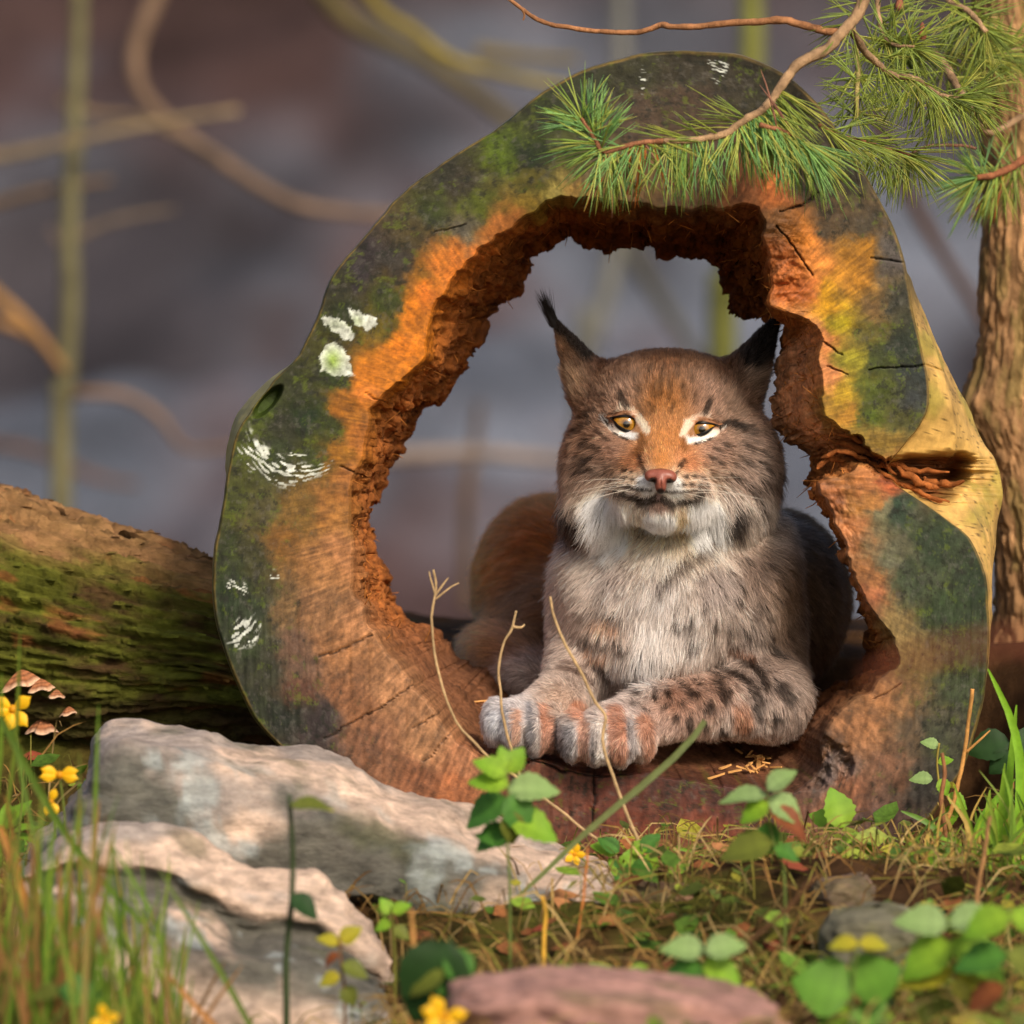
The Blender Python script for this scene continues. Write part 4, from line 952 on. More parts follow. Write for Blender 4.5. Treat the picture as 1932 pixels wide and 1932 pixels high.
sapling([(1165,-200),(1172,200),(1160,470),(1118,640),(1100,760)], 6.4, 17, (138,138,130), 'thin pale grey sapling leaning behind the hollow', [([(1172,440),(1230,540),(1300,650),(1380,760)], 17, (92,90,80), 6.5)])
def hanging(pts, y, hw, col, label):
    o = bough('bare_bough', pts, y, hw, col, None, .55); tag(o, label, 'bough'); return o
hanging([(420,-330),(300,-20),(256,90),(268,175),(340,250),(430,312),(520,368),(600,395),(760,408)], 4.4, 17, (142,116,94), 'long brown bough curving down in a hook behind the hollow log')
hanging([(110,190),(180,214),(250,220),(330,255),(420,300)], 4.1, 9, (140,118,94), 'short thin bough bending over the sapling trunk')
hanging([(560,-220),(700,0),(780,58),(850,110),(950,140),(1090,168)], 3.6, 13, (160,142,58), 'olive yellow bough sloping down to the top of the hollow log')
hanging([(430,-260),(620,0),(700,62),(780,100),(900,180),(1000,260)], 5.6, 22, (112,100,62), 'thick dim olive bough crossing behind the yellow bough')
hanging([(900,95),(1000,108),(1090,112)], 4.6, 12, (134,118,72), 'short pale twig beside the yellow bough')
hanging([(690,862),(800,858),(900,855),(1060,868),(1200,880)], 4.8, 17, (168,150,138), 'pale level bough seen through the hollow beside the lynx')
hanging([(880,1150),(880,950),(895,840),(905,760)], 5.2, 13, (120,96,76), 'upright dim stem crossing the pale level bough')
hanging([(1640,200),(1720,380),(1790,500),(1860,610),(1990,840)], 4.2, 15, (92,62,42), 'dark brown bough slanting down behind the pine trunk')
hanging([(-40,835),(60,850),(180,900),(260,915)], 5.4, 11, (122,94,80), 'faint brown bough low behind the olive sapling')

# ------------------------------------------------------------------ rocks
M_rock = mat_attr('pale_schist', rough=.75, scale=48, var=.45, bump=1.0, bscale=70, bdist=.006, spec=.3, stretch=(1, 1, 2.2))
def loft_rock(name, rows, deps, label, colf, n=170, sub=12, seed=0, amp=.017):
    R3 = [np.stack([at(a, b, d) for a, b in catmull(A(r), n)]) for r, d in zip(rows, deps)]
    R3 = np.stack(R3, 1); k = R3.shape[1]
    ctrl = np.stack([catmull(R3[i], (k - 1) * sub + 1) for i in range(n)]) * .45
    t = np.linspace(0, k - 1, (k - 1) * sub + 1); i0 = np.minimum(t.astype(int), k - 2); f = (t - i0)[None, :, None]
    ctrl += (R3[:, i0] * (1 - f) + R3[:, i0 + 1] * f) * .55
    V = ctrl; nn = np.cross(np.gradient(V, axis=0), np.gradient(V, axis=1)); nn /= np.linalg.norm(nn, axis=-1, keepdims=True) + 1e-9
    if nn[..., 1].mean() > 0: nn = -nn
    lay = fbm(V * A([7, 7, 60]), 4, seed + 3)
    V = V + nn * (amp * fbm(V * 9, 5, seed) + amp * .7 * (ridged(V * A([16, 16, 34]), 4, seed + 1) - .6) + amp * .35 * lay)[..., None]
    # close the ends
    nu, nv = V.shape[:2]; Vf = V.reshape(-1, 3); F = grid_faces(nu, nv)
    c = colf(V, t / (k - 1)).reshape(-1, 3)
    c0 = Vf[:nv].mean(0); c1 = Vf[-nv:].mean(0); Vf = np.vstack([Vf, c0, c1]); i_ = np.arange(nv - 1); m = nu * nv
    T = np.vstack([np.stack([np.full(nv - 1, m), i_ + 1, i_], -1), np.stack([np.full(nv - 1, m + 1), (nu - 1) * nv + i_, (nu - 1) * nv + i_ + 1], -1)])
    c = np.vstack([c, c[:1], c[-1:]])
    o = mesh_obj(name, Vf, [F, T], M_rock, None, np.clip(c, .01, .8)); tag(o, label, 'rock'); return o
def rock_col(V, t):
    base = lin((204, 178, 158))[None, None] * (1 + .35 * fbm(V * 14, 4, 451))[..., None]
    gm = sstep(-.02, .3, fbm(V * A([9, 9, 22]), 4, 453))[..., None] * .7; base = base * (1 - gm) + lin((146, 140, 136)) * gm
    fr = (sstep(.36, .43, t) * sstep(.78, .7, t) * .95)[None, :, None] * sstep(-.5, -.1, fbm(V * 11, 4, 455))[..., None]  # front rows: weathered grey, deepened with their shade put into the colour
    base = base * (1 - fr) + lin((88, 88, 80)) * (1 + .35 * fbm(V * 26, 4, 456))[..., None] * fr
    li = (sstep(.22, .42, fbm(V * 24, 4, 457)) * sstep(.3, .42, t)[None])[..., None] * .75; base = base * (1 - li) + lin((158, 166, 164)) * li
    mo = sstep(.28, .5, fbm(V * 13 + 7, 5, 459))[..., None] * .6; base = base * (1 - mo) + lin((78, 80, 52)) * mo
    return base
rA = [(20,1655),(60,1598),(130,1522),(172,1440),(192,1378),(250,1352),(330,1360),(400,1372),(500,1390),(600,1410),(660,1438),(720,1482),(800,1500),(880,1527),(960,1557),(1060,1592),(1140,1628),(1172,1690)]
rB = [(24,1660),(70,1614),(140,1552),(188,1480),(222,1436),(290,1434),(370,1444),(440,1460),(530,1486),(610,1512),(680,1548),(750,1578),(830,1602),(910,1624),(990,1644),(1070,1664),(1135,1682),(1168,1704)]
rC = [(28,1680),(75,1650),(145,1610),(200,1580),(245,1572),(300,1580),(360,1592),(425,1618),(490,1640),(555,1656),(610,1676),(680,1690),(760,1706),(850,1720),(950,1732),(1050,1740),(1120,1738),(1160,1720)]
rZ = [(a, b + 90) for a, b in rA]; rD = [(a, b + 26) for a, b in rC]; rE = [(a, b + 110) for a, b in rC]
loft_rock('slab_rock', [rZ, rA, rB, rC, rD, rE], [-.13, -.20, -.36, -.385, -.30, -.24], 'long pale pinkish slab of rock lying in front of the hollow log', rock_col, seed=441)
bA = [(20,1650),(80,1612),(150,1572),(215,1560),(270,1570),(352,1580),(422,1606),(488,1630),(555,1644),(605,1658),(655,1715),(705,1775),(755,1840),(775,1890)]
bB = [(24,1662),(80,1640),(150,1618),(210,1622),(275,1632),(330,1646),(385,1672),(430,1692),(490,1716),(550,1722),(605,1734),(655,1772),(715,1828),(765,1890)]
bC = [(26,1674),(80,1662),(150,1644),(210,1652),(270,1664),(325,1678),(375,1702),(420,1732),(470,1760),(540,1756),(600,1766),(650,1800),(712,1850),(762,1905)]
bD = [(30,1700),(80,1700),(150,1696),(205,1704),(255,1722),(305,1760),(350,1785),(400,1804),(461,1820),(530,1830),(590,1838),(645,1858),(705,1890),(758,1925)]
bE = [(a, b + 130) for a, b in bD]; bF = [(a, b + 260) for a, b in bD]; bZ = [(a, b + 120) for a, b in bA]
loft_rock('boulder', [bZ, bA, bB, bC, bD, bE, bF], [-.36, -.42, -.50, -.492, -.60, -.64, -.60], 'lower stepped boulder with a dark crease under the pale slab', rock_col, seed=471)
def blob_rock(name, px, py, y, rx, rz, rd, col, label, seed, rot=0, amp=.22):
    th_ = np.linspace(0, 2 * np.pi, 72, endpoint=False); ph_ = np.linspace(.03, np.pi - .03, 44)
    U = np.stack([np.sin(ph_)[None] * np.cos(th_)[:, None], np.sin(ph_)[None] * np.sin(th_)[:, None], np.cos(ph_)[None] * np.ones((72, 1))], -1)
    U = np.sign(U) * np.abs(U) ** .75
    rad = 1 + amp * fbm(U * 1.6, 4, seed) + .12 * (ridged(U * 3.2, 3, seed + 1) - .6)
    k = S * (7 + y) / 7; V = U * rad[..., None] * A([rx * k, rd, rz * k]); cr, sr = math.cos(R(rot)), math.sin(R(rot))
    V = np.stack([V[..., 0] * cr - V[..., 2] * sr, V[..., 1], V[..., 0] * sr + V[..., 2] * cr], -1)
    V += .05 * rz * k * fbm(V * 60, 3, seed + 2)[..., None]
    c = lin(col)[None, None] * (1 + .5 * fbm(V * 30, 4, seed + 4))[..., None]
    mo = sstep(.1, .4, fbm(V * 20, 4, seed + 5))[..., None] * .5; c = c * (1 - mo) + lin((86, 88, 44)) * mo
    o = mesh_obj(name, (V + at(px, py, y)).reshape(-1, 3), grid_faces(72, 44, True), M_rock, None, np.clip(c.reshape(-1, 3), .01, .8)); tag(o, label, 'rock'); return o
blob_rock('flat_stone', 1150, 1915, -1.05, 320, 78, .12, (170,128,116), 'flat pinkish stone half buried among leaves and grass', 481, -4)
blob_rock('mossy_stone', 1655, 1782, -.62, 112, 72, .09, (112,108,88), 'blunt grey green stone among leafy plants', 491, 3)
blob_rock('small_stone', 1590, 1690, -.42, 60, 36, .05, (120,96,84), 'small brownish stone above the grey green stone', 495, 8)
blob_rock('small_stone', 1240, 1690, -.34, 90, 26, .05, (130,100,76), 'low tan stone in dry grass before the log', 497, 0)

# ------------------------------------------------------------------ mossy fallen log on the left
M_moss = mat_attr('mossy_bark', rough=.95, scale=70, var=.5, bump=1.0, bscale=90, bdist=.007, spec=.1, stretch=(.5, 1, 1))
ax0 = [(-420,1060),(-200,1120),(0,1182),(150,1212),(300,1232),(400,1244),(470,1262),(560,1290)]; rd0 = [250,245,238,215,190,160,140,120]; dp0 = [.42,.38,.34,.31,.28,.26,.25,.24]
nL, nA = 420, 260
axp = catmull(np.stack([at(a, b, d) for (a, b), d in zip(ax0, dp0)]), nL); axr = catmull(A(rd0)[:, None], nL)[:, 0] * S * 1.04
Tn = np.gradient(axp, axis=0); Tn /= np.linalg.norm(Tn, axis=1, keepdims=True)
Uu = np.cross(Tn, [0, 1.0, 0]); Uu /= np.linalg.norm(Uu, axis=1, keepdims=True); Ww = np.cross(Tn, Uu)
aa = np.linspace(0, 2 * np.pi, nA, endpoint=False)
ND = np.cos(aa)[None, :, None] * Uu[:, None] + np.sin(aa)[None, :, None] * Ww[:, None]
ss = np.cumsum(np.r_[0, np.linalg.norm(np.diff(axp, axis=0), axis=1)])
cp = np.stack([np.broadcast_to(ss[:, None] * 9, (nL, nA)), np.cos(aa)[None] * 4.2 * np.ones((nL, 1)), np.sin(aa)[None] * 4.2 * np.ones((nL, 1))], -1)
wv = .35 * fbm(cp * .6, 3, 501); cpw = cp + wv[..., None]
h = ridged(cpw * A([1.0, 2.4, 2.4]), 5, 503) - .6 + .45 * fbm(cpw * A([.6, 1.2, 1.2]), 3, 505); plate = sstep(-.1, .12, fbm(cpw * A([1.2, 3.4, 3.4]), 4, 507))
hgt = .015 * h + .008 * plate + .006 * fbm(cpw * A([3, 7, 7]), 4, 508, .65) + .003 * sstep(0, .2, fbm(cpw * A([5, 12, 12]), 3, 510))
MV = axp[:, None] + ND * (axr[:, None, None] + hgt[..., None])
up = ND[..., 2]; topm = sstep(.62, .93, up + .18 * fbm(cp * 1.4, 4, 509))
green = sstep(-.3, .25, fbm(cp * 1.6, 5, 511, .65) + .1)[..., None]
mc = lin((74, 56, 34))[None, None] * (1 + .5 * fbm(cp * 3, 4, 513))[..., None]
mc = mc * (1 - .9 * green) + lin((86, 90, 30)) * (1 + .8 * fbm(cp * 2.6, 4, 515))[..., None] * .9 * green
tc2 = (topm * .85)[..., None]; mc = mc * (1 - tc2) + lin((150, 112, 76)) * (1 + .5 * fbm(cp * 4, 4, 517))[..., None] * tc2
rs_ = sstep(.3, .5, fbm(cp * 1.7 + 9, 4, 519))[..., None] * .6; mc = mc * (1 - rs_) + lin((140, 84, 50)) * rs_
und = sstep(-.2, -.6, up)[..., None] * .6; mc = mc * (1 - und) + lin((62, 50, 34)) * und  # darker underside: shade below the log put into the bark colour
ml = empty('fallen_log', gpt(200, 1400, .3), 'mossy green fallen log with ridged bark running up to the hollow log', 'log')
bark_o = mesh_obj('bark', MV.reshape(-1, 3), grid_faces(nL, nA), M_moss, ml, np.clip(mc.reshape(-1, 3), .004, .6))
idx = np.arange(nA)
for base_, ax_ in ((MV[0], axp[:1]), (MV[-1], axp[-1:])):
    mesh_obj('cut_end', np.vstack([base_, ax_]), np.stack([np.full(nA, nA), idx, (idx + 1) % nA], -1), M_rot, ml, np.tile(lin((110, 74, 44)), (nA + 1, 1)))
# bark flakes standing off the log
fk = Soup()
for i in range(700):
    a_ = rng.integers(0, nL - 1); b_ = rng.integers(0, nA); nd = ND[a_, b_]
    if nd[1] > .35: continue
    p_ = MV[a_, b_]; tv = Tn[a_]; sv = np.cross(nd, tv); L_ = rng.uniform(.002, .007); w_ = rng.uniform(.0008, .0026); lf = rng.uniform(.0, .0015)
    V = np.stack([p_ - tv * L_ - sv * w_, p_ - tv * L_ * .8 + sv * w_, p_ + tv * L_ + sv * w_ * .7 + nd * lf, p_ + tv * L_ * .9 - sv * w_ + nd * lf * 1.4]); V = np.vstack([V, V.mean(0) - nd * .002])
    fk.add(V, [[0, 1, 2, 3]], [[0, 3, 4], [3, 2, 4], [2, 1, 4], [1, 0, 4]], mc[a_, b_] * rng.uniform(.6, 1.5))
tag(fk.build('bark_flakes', M_moss, bark_o, False), kind='stuff')
# bracket fungi
def fungus(px, py, wpx, label, tilt=0, seed=0):
    d = at(px, py, 1.0) - CAM; d /= np.linalg.norm(d)
    t_ = ((axp - CAM) @ d); dist = np.linalg.norm(CAM + t_[:, None] * d - axp, axis=1); j = np.argmin(np.abs(at(px, py, .3)[0] - axp[:, 0]))
    off = at(px, py, .3)[2] - axp[j, 2]; rr = axr[j]; yy_ = axp[j, 1] - math.sqrt(max(rr * rr - off * off, 1e-5))
    c = at(px, py, yy_ - .024); w_ = wpx * S * .55
    aa_ = np.linspace(-.15, np.pi + .15, 26); rr_ = np.linspace(0, 1, 9)
    rim_ = 1 + .16 * np.sin(aa_ * 5 + seed) + .1 * np.sin(aa_ * 9 + seed * 2)
    top = np.stack([np.cos(aa_)[:, None] * rr_[None] * rim_[:, None], -np.sin(aa_)[:, None] * rr_[None] * rim_[:, None] * .8, (.30 - .95 * rr_[None] ** 1.5) * np.ones((26, 1)) + .10 * np.sin(aa_ * 4 + seed)[:, None] * rr_[None] ** 2], -1)
    bot = top.copy(); bot[..., 2] -= .10 * (1 - rr_[None] ** 3) + .03; bot[..., 0] *= .97; bot[..., 1] *= .97
    V = np.vstack([top.reshape(-1, 3), bot.reshape(-1, 3)]) * w_; V[:, 1] += .004; V[:, 2] += V[:, 0] * math.tan(R(tilt))
    F = grid_faces(26, 9); m = 26 * 9; i_ = np.arange(25); ring = i_ * 9 + 8
    F = np.vstack([F, F[:, ::-1] + m, np.stack([ring, ring + 9, ring + 9 + m, ring + m], -1)])
    rr2 = np.tile(rr_, 26); bands = .5 + .5 * np.sin(rr2 * 22)
    tcol = lin((150, 96, 62))[None] * (.6 + .7 * bands[:, None]); ed = sstep(.8, .97, rr2)[:, None]; tcol = tcol * (1 - ed) + lin((226, 190, 158)) * ed
    bcol = np.tile(lin((198, 116, 66)), (m, 1)) * (1 - ed * .1)
    o = mesh_obj('bracket_fungus', V + c, F, M_fung, None, np.vstack([tcol, bcol])); tag(o, label, 'fungus', 'bracket fungi on the mossy log'); return o
M_fung = mat_attr('bracket_fungus', rough=.7, scale=300, var=.25, bump=.3, bscale=400, bdist=.001, spec=.25)
fungus(38, 1274, 62, 'long wavy bracket fungus, the topmost on the mossy log', 14, 1); fungus(76, 1288, 44, 'wavy bracket fungus touching the topmost one', 6, 2)
fungus(106, 1306, 30, 'small round bracket fungus just below the wavy pair', 0, 3); fungus(129, 1338, 30, 'small bracket fungus alone on dark bark', 12, 4)
fungus(80, 1364, 54, 'large drooping orange bracket fungus beside the yellow flower', 0, 5); fungus(150, 1430, 44, 'bracket fungus low on the log above the rock', 6, 6)

# ------------------------------------------------------------------ pine tree
M_pbark = mat_attr('pine_bark', rough=.9, scale=60, var=.45, bump=1.0, bscale=80, bdist=.006, spec=.15, stretch=(1, 1, .5))
M_needle = mat_attr('pine_needles', rough=.45, scale=200, var=.15, bump=.0, spec=.35, translucent=.2)
PT = [(1925,-900),(1925,-300),(1922,60),(1938,300),(1940,480),(1945,640),(1935,780),(1962,900),(1985,1060),(1990,1200),(1985,1460)]
PW = [70,76,80,80,86,94,100,98,104,114,165]
nP, nQ = 520, 120
ty = .52
pax = catmull(np.stack([at(a, b, ty) for a, b in PT]), nP); prad = catmull(A(PW)[:, None], nP)[:, 0] * S * 1.07
aq = np.linspace(0, 2 * np.pi, nQ, endpoint=False); RD = np.stack([np.cos(aq), np.sin(aq), 0 * aq], -1)
hp = np.stack([np.cos(aq)[None] * 3 * np.ones((nP, 1)), np.sin(aq)[None] * 3 * np.ones((nP, 1)), np.broadcast_to(pax[:, 2:3] * 13, (nP, nQ))], -1)
hw_ = hp + .3 * fbm(hp * .8, 3, 521)[..., None]
# plates by cellular distance
cells = rng.uniform(-3.4, 3.4, (4200, 3)); ca_ = rng.uniform(0, 2 * np.pi, 4200); cells[:, 0] = 3 * np.cos(ca_); cells[:, 1] = 3 * np.sin(ca_); cells[:, 2] = rng.uniform(hp[..., 2].min(), hp[..., 2].max(), 4200)
from mathutils.kdtree import KDTree
kd = KDTree(len(cells))
for i, c in enumerate(cells): kd.insert((c[0] * 1.5, c[1] * 1.5, c[2] * .62), i)
kd.balance()
hq = (hw_ * A([1.5, 1.5, .62])).reshape(-1, 3); e12 = np.zeros(len(hq)); cid = np.zeros(len(hq), int)
vis = (RD[:, 1] < .5)
vmask = np.tile(vis, nP)
for i in np.nonzero(vmask)[0]:
    r_ = kd.find_n(hq[i], 2); e12[i] = r_[1][2] - r_[0][2]; cid[i] = r_[0][1]
e12 = e12.reshape(nP, nQ); cid = cid.reshape(nP, nQ); cv = rng.random(4200)[cid]
ph_ = sstep(0, .10, e12)
knot = np.exp(-(((pax[:, 2:3] - at(1850, 760, ty)[2]) / .03) ** 2)) * np.maximum(0, -RD[None, :, 0]) ** 2
PV = pax[:, None] + RD[None] * (prad[:, None, None] + (.0042 * ph_ * (.5 + .8 * cv) + .003 * fbm(hp * 3, 4, 525) + .012 * knot)[..., None])
pc = lin((166, 128, 90))[None, None] * (.65 + .6 * cv)[..., None] * (1 + .3 * fbm(hp * 4, 4, 527))[..., None]
pg = sstep(.05, .35, fbm(hp * 1.2, 3, 529))[..., None] * .4; pc = pc * (1 - pg) + lin((128, 122, 66)) * pg
pine = empty('pine_tree', gpt(1985, 1300, ty), 'pine tree with flaky brown trunk and drooping needle branches over the log', 'tree')
mesh_obj('trunk', PV.reshape(-1, 3), grid_faces(nP, nQ, True)[:, ::-1] if False else grid_faces(nP, nQ), M_pbark, pine, np.clip(pc.reshape(-1, 3), .004, .6))
V_, Q_, T_ = None, None, None
def tz(p): return (966 + p[0] * .5, p[1] * .5)
def twig(pts, y0, y1, r0, r1, col, name='branch', space=tz, n=None, parent=None):
    k = len(pts); n = n or k * 7
    P = np.stack([at(*space(p), y0 + (y1 - y0) * i / (k - 1)) for i, p in enumerate(pts)]); P = catmull(P, n)
    P = P + .0012 * np.stack([fbm(P * 90, 3, 531), fbm(P * 90, 3, 532), fbm(P * 90, 3, 533)], -1)
    r = np.linspace(r0, r1, n) * (1 + .22 * fbm(P * 230, 3, 535)) * S
    V, Q, T = tube(P, r, 8)
    c = np.clip(lin(col)[None] * (1 + .5 * fbm(V * 160, 3, 537))[:, None], .01, .8)
    TWO[len(TWO)] = mesh_obj(name, V, [Q, T], M_pbark, parent or pine, c); return P
TWO = {}
TW = (160, 130, 98); TR = (144, 98, 70)
tw = {}
tw['main'] = twig([(1450,-560),(1400,-260),(1325,0),(1292,70),(1240,130),(1180,190),(1090,235),(1040,290),(1000,350),(950,410),(880,450),(800,508),(700,525),(570,532)], -.05, -.12, 13, 6, TW)
tw['tip'] = twig([(570,532),(450,546),(345,572),(305,512),(262,445)], -.12, -.13, 5.5, 3.5, TR)
tw['spur'] = twig([(935,470),(1010,490),(1080,522),(1160,572)], -.115, -.10, 5, 3, TR)
tw['right'] = twig([(1280,110),(1330,190),(1385,245),(1420,275),(1480,290),(1530,300),(1575,335),(1620,360),(1700,372),(1750,340)], -.065, .12, 7.5, 4, TW)
tw['bare'] = twig([(1270,118),(1210,122),(1120,100),(1020,76),(930,84),(850,86),(700,100),(600,100),(560,94),(480,122),(350,120),(200,102),(100,76),(30,28),(-20,-12)], -.07, .02, 8, 3.5, (160,112,76))
tw['sidebare'] = twig([(35,35),(44,55),(40,75)], .01, .01, 2.5, 1.5, (150,106,72))
tw['up'] = twig([(1378,-260),(1380,0),(1388,80),(1405,135),(1440,170),(1520,176)], .22, .16, 6, 3, TW)
tw['far'] = twig([(1960,-700),(1700,-120),(1650,0),(1700,28),(1745,64),(1790,120)], .34, .26, 9, 5, TW)
tw['mid'] = twig([(1920,190),(1830,205),(1740,212),(1630,205)], .40, .30, 6, 3, TW)
tw['dangle'] = twig([(1300,170),(1305,260),(1300,360),(1302,450)], .16, .12, 6, 4, (150,136,84))
tw['thick'] = twig([(1590,200),(1640,260),(1680,330),(1705,370)], .30, .2, 10, 7, TW)
tw['low'] = twig([(1930,600),(1880,635),(1820,660),(1755,670)], .42, .34, 9, 6, (150,96,66))
tw['lnk'] = twig([(1750,560),(1690,548),(1580,550),(1540,565),(1500,585)], .32, .10, 3, 3, (140,100,80))
tw['midr'] = twig([(1160,470),(1230,510),(1320,532),(1400,560),(1500,585)], -.06, .10, 4, 3, TR)
twig([(1700,372),(1740,420),(1760,470),(1810,500),(1960,420)], .13, .45, 4, 7, TW)
twig([(1325,0),(1325,-100),(1500,-420),(1900,-760)], -.055, .5, 12, 22, TW)
twig([(1378,-260),(1500,-520),(1915,-800)], .22, .5, 7, 16, TW)
# needles: base polyline piece, mean screen angle (deg, 0 right, 90 down), spread, count, length in reference units, colours
NS = {}
def needle(soup, b, d, ln, col, w=.00052, bend=None):
    d = d / np.linalg.norm(d); n = 5; t = np.linspace(0, 1, n)
    bn = (bend if bend is not None else rng.normal(0, .09, 3)) * ln
    P = b + d * ln * t[:, None] + bn * (t ** 2)[:, None]
    soup.tube(P, w * np.array([.75, 1, 1, .9, .25]), 4, col)
GR = [(120,166,92),(146,188,104),(134,164,66),(168,184,84),(108,152,92),(176,180,84)]
OL = [(150,164,62),(130,146,56),(170,172,78),(120,138,62),(146,168,80)]
def tuft(soup, P, i0, i1, ang, spr, cnt, ln, cols=GR, dy=.35, w=.00052, stiff=1.0):
    n = len(P); a, b = int(i0 * (n - 1)), max(int(i1 * (n - 1)), int(i0 * (n - 1)) + 1)
    for _ in range(cnt):
        f = rng.uniform(a, b); i = min(int(f), n - 2); p = P[i] + (P[i + 1] - P[i]) * (f - i)
        th_ = R(ang + rng.normal(0, spr)); d = np.array([math.cos(th_), rng.normal(0, dy), -math.sin(th_)])
        c = lin(cols[rng.integers(len(cols))]) * rng.uniform(.7, 1.2)
        pair = rng.normal(0, .06, 3)
        for s_ in (0, 1):
            needle(soup, p, d + pair * s_, ln * S * rng.uniform(.7, 1.1), c, w, np.array([rng.normal(0, .05), 0, -rng.uniform(0, .14)]))
s1 = Soup()
tuft(s1, tw['tip'], .55, 1, -75, 32, 46, 100); tuft(s1, tw['tip'], .6, 1, -160, 28, 34, 105); tuft(s1, tw['tip'], .2, .7, 150, 25, 22, 100); tuft(s1, tw['tip'], 0, .6, 95, 22, 62, 112)
tuft(s1, tw['main'], .74, 1, 92, 16, 92, 118); tuft(s1, tw['main'], .76, .98, -158, 14, 20, 115, OL); tuft(s1, tw['main'], .66, .8, 66, 16, 66, 120)
tuft(s1, tw['main'], .6, .74, 40, 14, 40, 120, OL); tuft(s1, tw['spur'], .1, 1, 68, 20, 78, 118); tuft(s1, tw['spur'], .5, 1, 40, 18, 40, 112)
tuft(s1, tw['tip'], 0, .3, 10, 12, 10, 80, OL)
tag(s1.build('needles', M_needle, TWO[0]), kind='stuff')
s2 = Soup()
tuft(s2, tw['midr'], 0, 1, 30, 35, 64, 100, OL); tuft(s2, tw['midr'], .6, 1, 110, 40, 43, 100, OL); tuft(s2, tw['right'], .2, .6, 100, 50, 43, 90, OL); tuft(s2, tw['right'], .5, 1, 90, 40, 79, 110, OL)
tuft(s2, tw['right'], .75, 1, 30, 60, 43, 100, OL)
tuft(s2, tw['up'], .2, 1, 60, 60, 108, 100, OL); tuft(s2, tw['up'], .7, 1, -20, 60, 50, 95, OL); tuft(s2, tw['dangle'], 0, 1, 160, 50, 43, 90, OL); tuft(s2, tw['dangle'], 0, 1, 40, 40, 43, 95, OL)
tuft(s2, tw['far'], .5, 1, 80, 60, 93, 105, OL); tuft(s2, tw['mid'], 0, 1, 60, 60, 108, 105, OL); tuft(s2, tw['mid'], 0, 1, -90, 60, 57, 100, OL); tuft(s2, tw['lnk'], .85, 1, 90, 60, 31, 105, OL)
tuft(s2, tw['low'], .4, 1, 145, 26, 57, 120, GR); tuft(s2, tw['low'], .0, .7, 110, 26, 43, 110, OL); tuft(s2, tw['low'], .2, 1, -130, 30, 28, 100, GR)
tuft(s2, tw['main'], .1, .3, 150, 50, 28, 90, OL); tuft(s2, tw['thick'], 0, 1, 60, 60, 43, 90, OL)
tag(s2.build('needles', M_needle, pine), kind='stuff')
s3 = Soup()                                                        # a few dead orange needles
for P, a, cnt in ((tw['tip'], 100, 7), (tw['spur'], 245, 2), (tw['tip'], 80, 4), (tw['low'], 120, 8)): tuft(s3, P, .1, .6, a, 10, cnt, 118, [(196,116,52),(150,104,84)], .2, .0008)
tag(s3.build('dead_needles', M_needle, TWO[0]), kind='stuff')
for px, py, y_ in ((1548,124,.17),(1462,12,.2)):
    c = at(*tz((px, py)), y_); th_ = np.linspace(0, 2 * np.pi, 12, endpoint=False); ph_ = np.linspace(.1, np.pi - .1, 9)
    U = np.stack([np.sin(ph_)[None] * np.cos(th_)[:, None] * .004, np.sin(ph_)[None] * np.sin(th_)[:, None] * .004, np.cos(ph_)[None] * np.ones((12, 1)) * .009], -1)
    U *= (1 + .2 * np.sin(ph_ * 14))[None, :, None]
    mesh_obj('bud', (U + c).reshape(-1, 3), grid_faces(12, 9, True), M_pbark, pine, np.tile(lin((150, 96, 72)), (108, 1)))
# ------------------------------------------------------------------ small plants, grass, litter
M_leaf = mat_attr('soft_leaf', rough=.55, scale=150, var=.45, bump=.2, bscale=160, bdist=.002, spec=.35, translucent=.35)
M_grass = mat_attr('grass_blade', rough=.5, scale=90, var=.2, bump=0, spec=.35, translucent=.35)
M_dry = mat_attr('dry_stalk', rough=.75, scale=200, var=.3, bump=.2, bscale=200, bdist=.001, spec=.2, translucent=.1)
M_petal = mat_attr('petal', rough=.5, scale=200, var=.12, bump=.1, bdist=.001, spec=.3, translucent=.3)
def leaf_mesh(name, col, col2, serr=.06, wide=.42, fold=.16, curl=.18, seed=0):
    n = 13; t = np.linspace(0, 1, n); w_ = wide * np.sin(np.pi * t ** .8) ** .85 * (1 - .15 * t)
    w_ = w_ + serr * w_ * np.where(np.arange(n) % 2, 1, -.5); V = []; C = []
    for s_ in (-1, -.5, 0, .5, 1):
        V.append(np.stack([t, s_ * w_, fold * np.abs(s_) * w_ - curl * t ** 2 + .02 * np.sin(t * 9 + s_ * 3 + seed)], -1))
        C.append(lin(col)[None] * .8 * (1 + .35 * (s_ == 0) - .18 * (np.arange(n) % 3 == 1)[:, None]) * (1 - t[:, None]) + lin(col2)[None] * t[:, None])
    V = np.stack(V, 1).reshape(-1, 3); C = np.stack(C, 1).reshape(-1, 3)
    return mesh_data(name, V, grid_faces(n, 5), M_leaf, C)
LEAF = {k: leaf_mesh('leaf', *v) for k, v in {
    'lime': ((150,186,52), (120,168,44), .10), 'green': ((86,138,52), (70,122,44), .08), 'pale': ((158,186,120), (140,172,100), .08), 'dark': ((44,78,34), (40,70,30), .05),
    'yellow': ((190,176,48), (164,160,40), .05), 'olive': ((120,130,50), (104,112,40), .05), 'rust': ((158,92,52), (130,70,40), .05, .36, .3, .35), 'round': ((104,152,48), (92,140,40), .03, .62, .1, .12)}.items()}
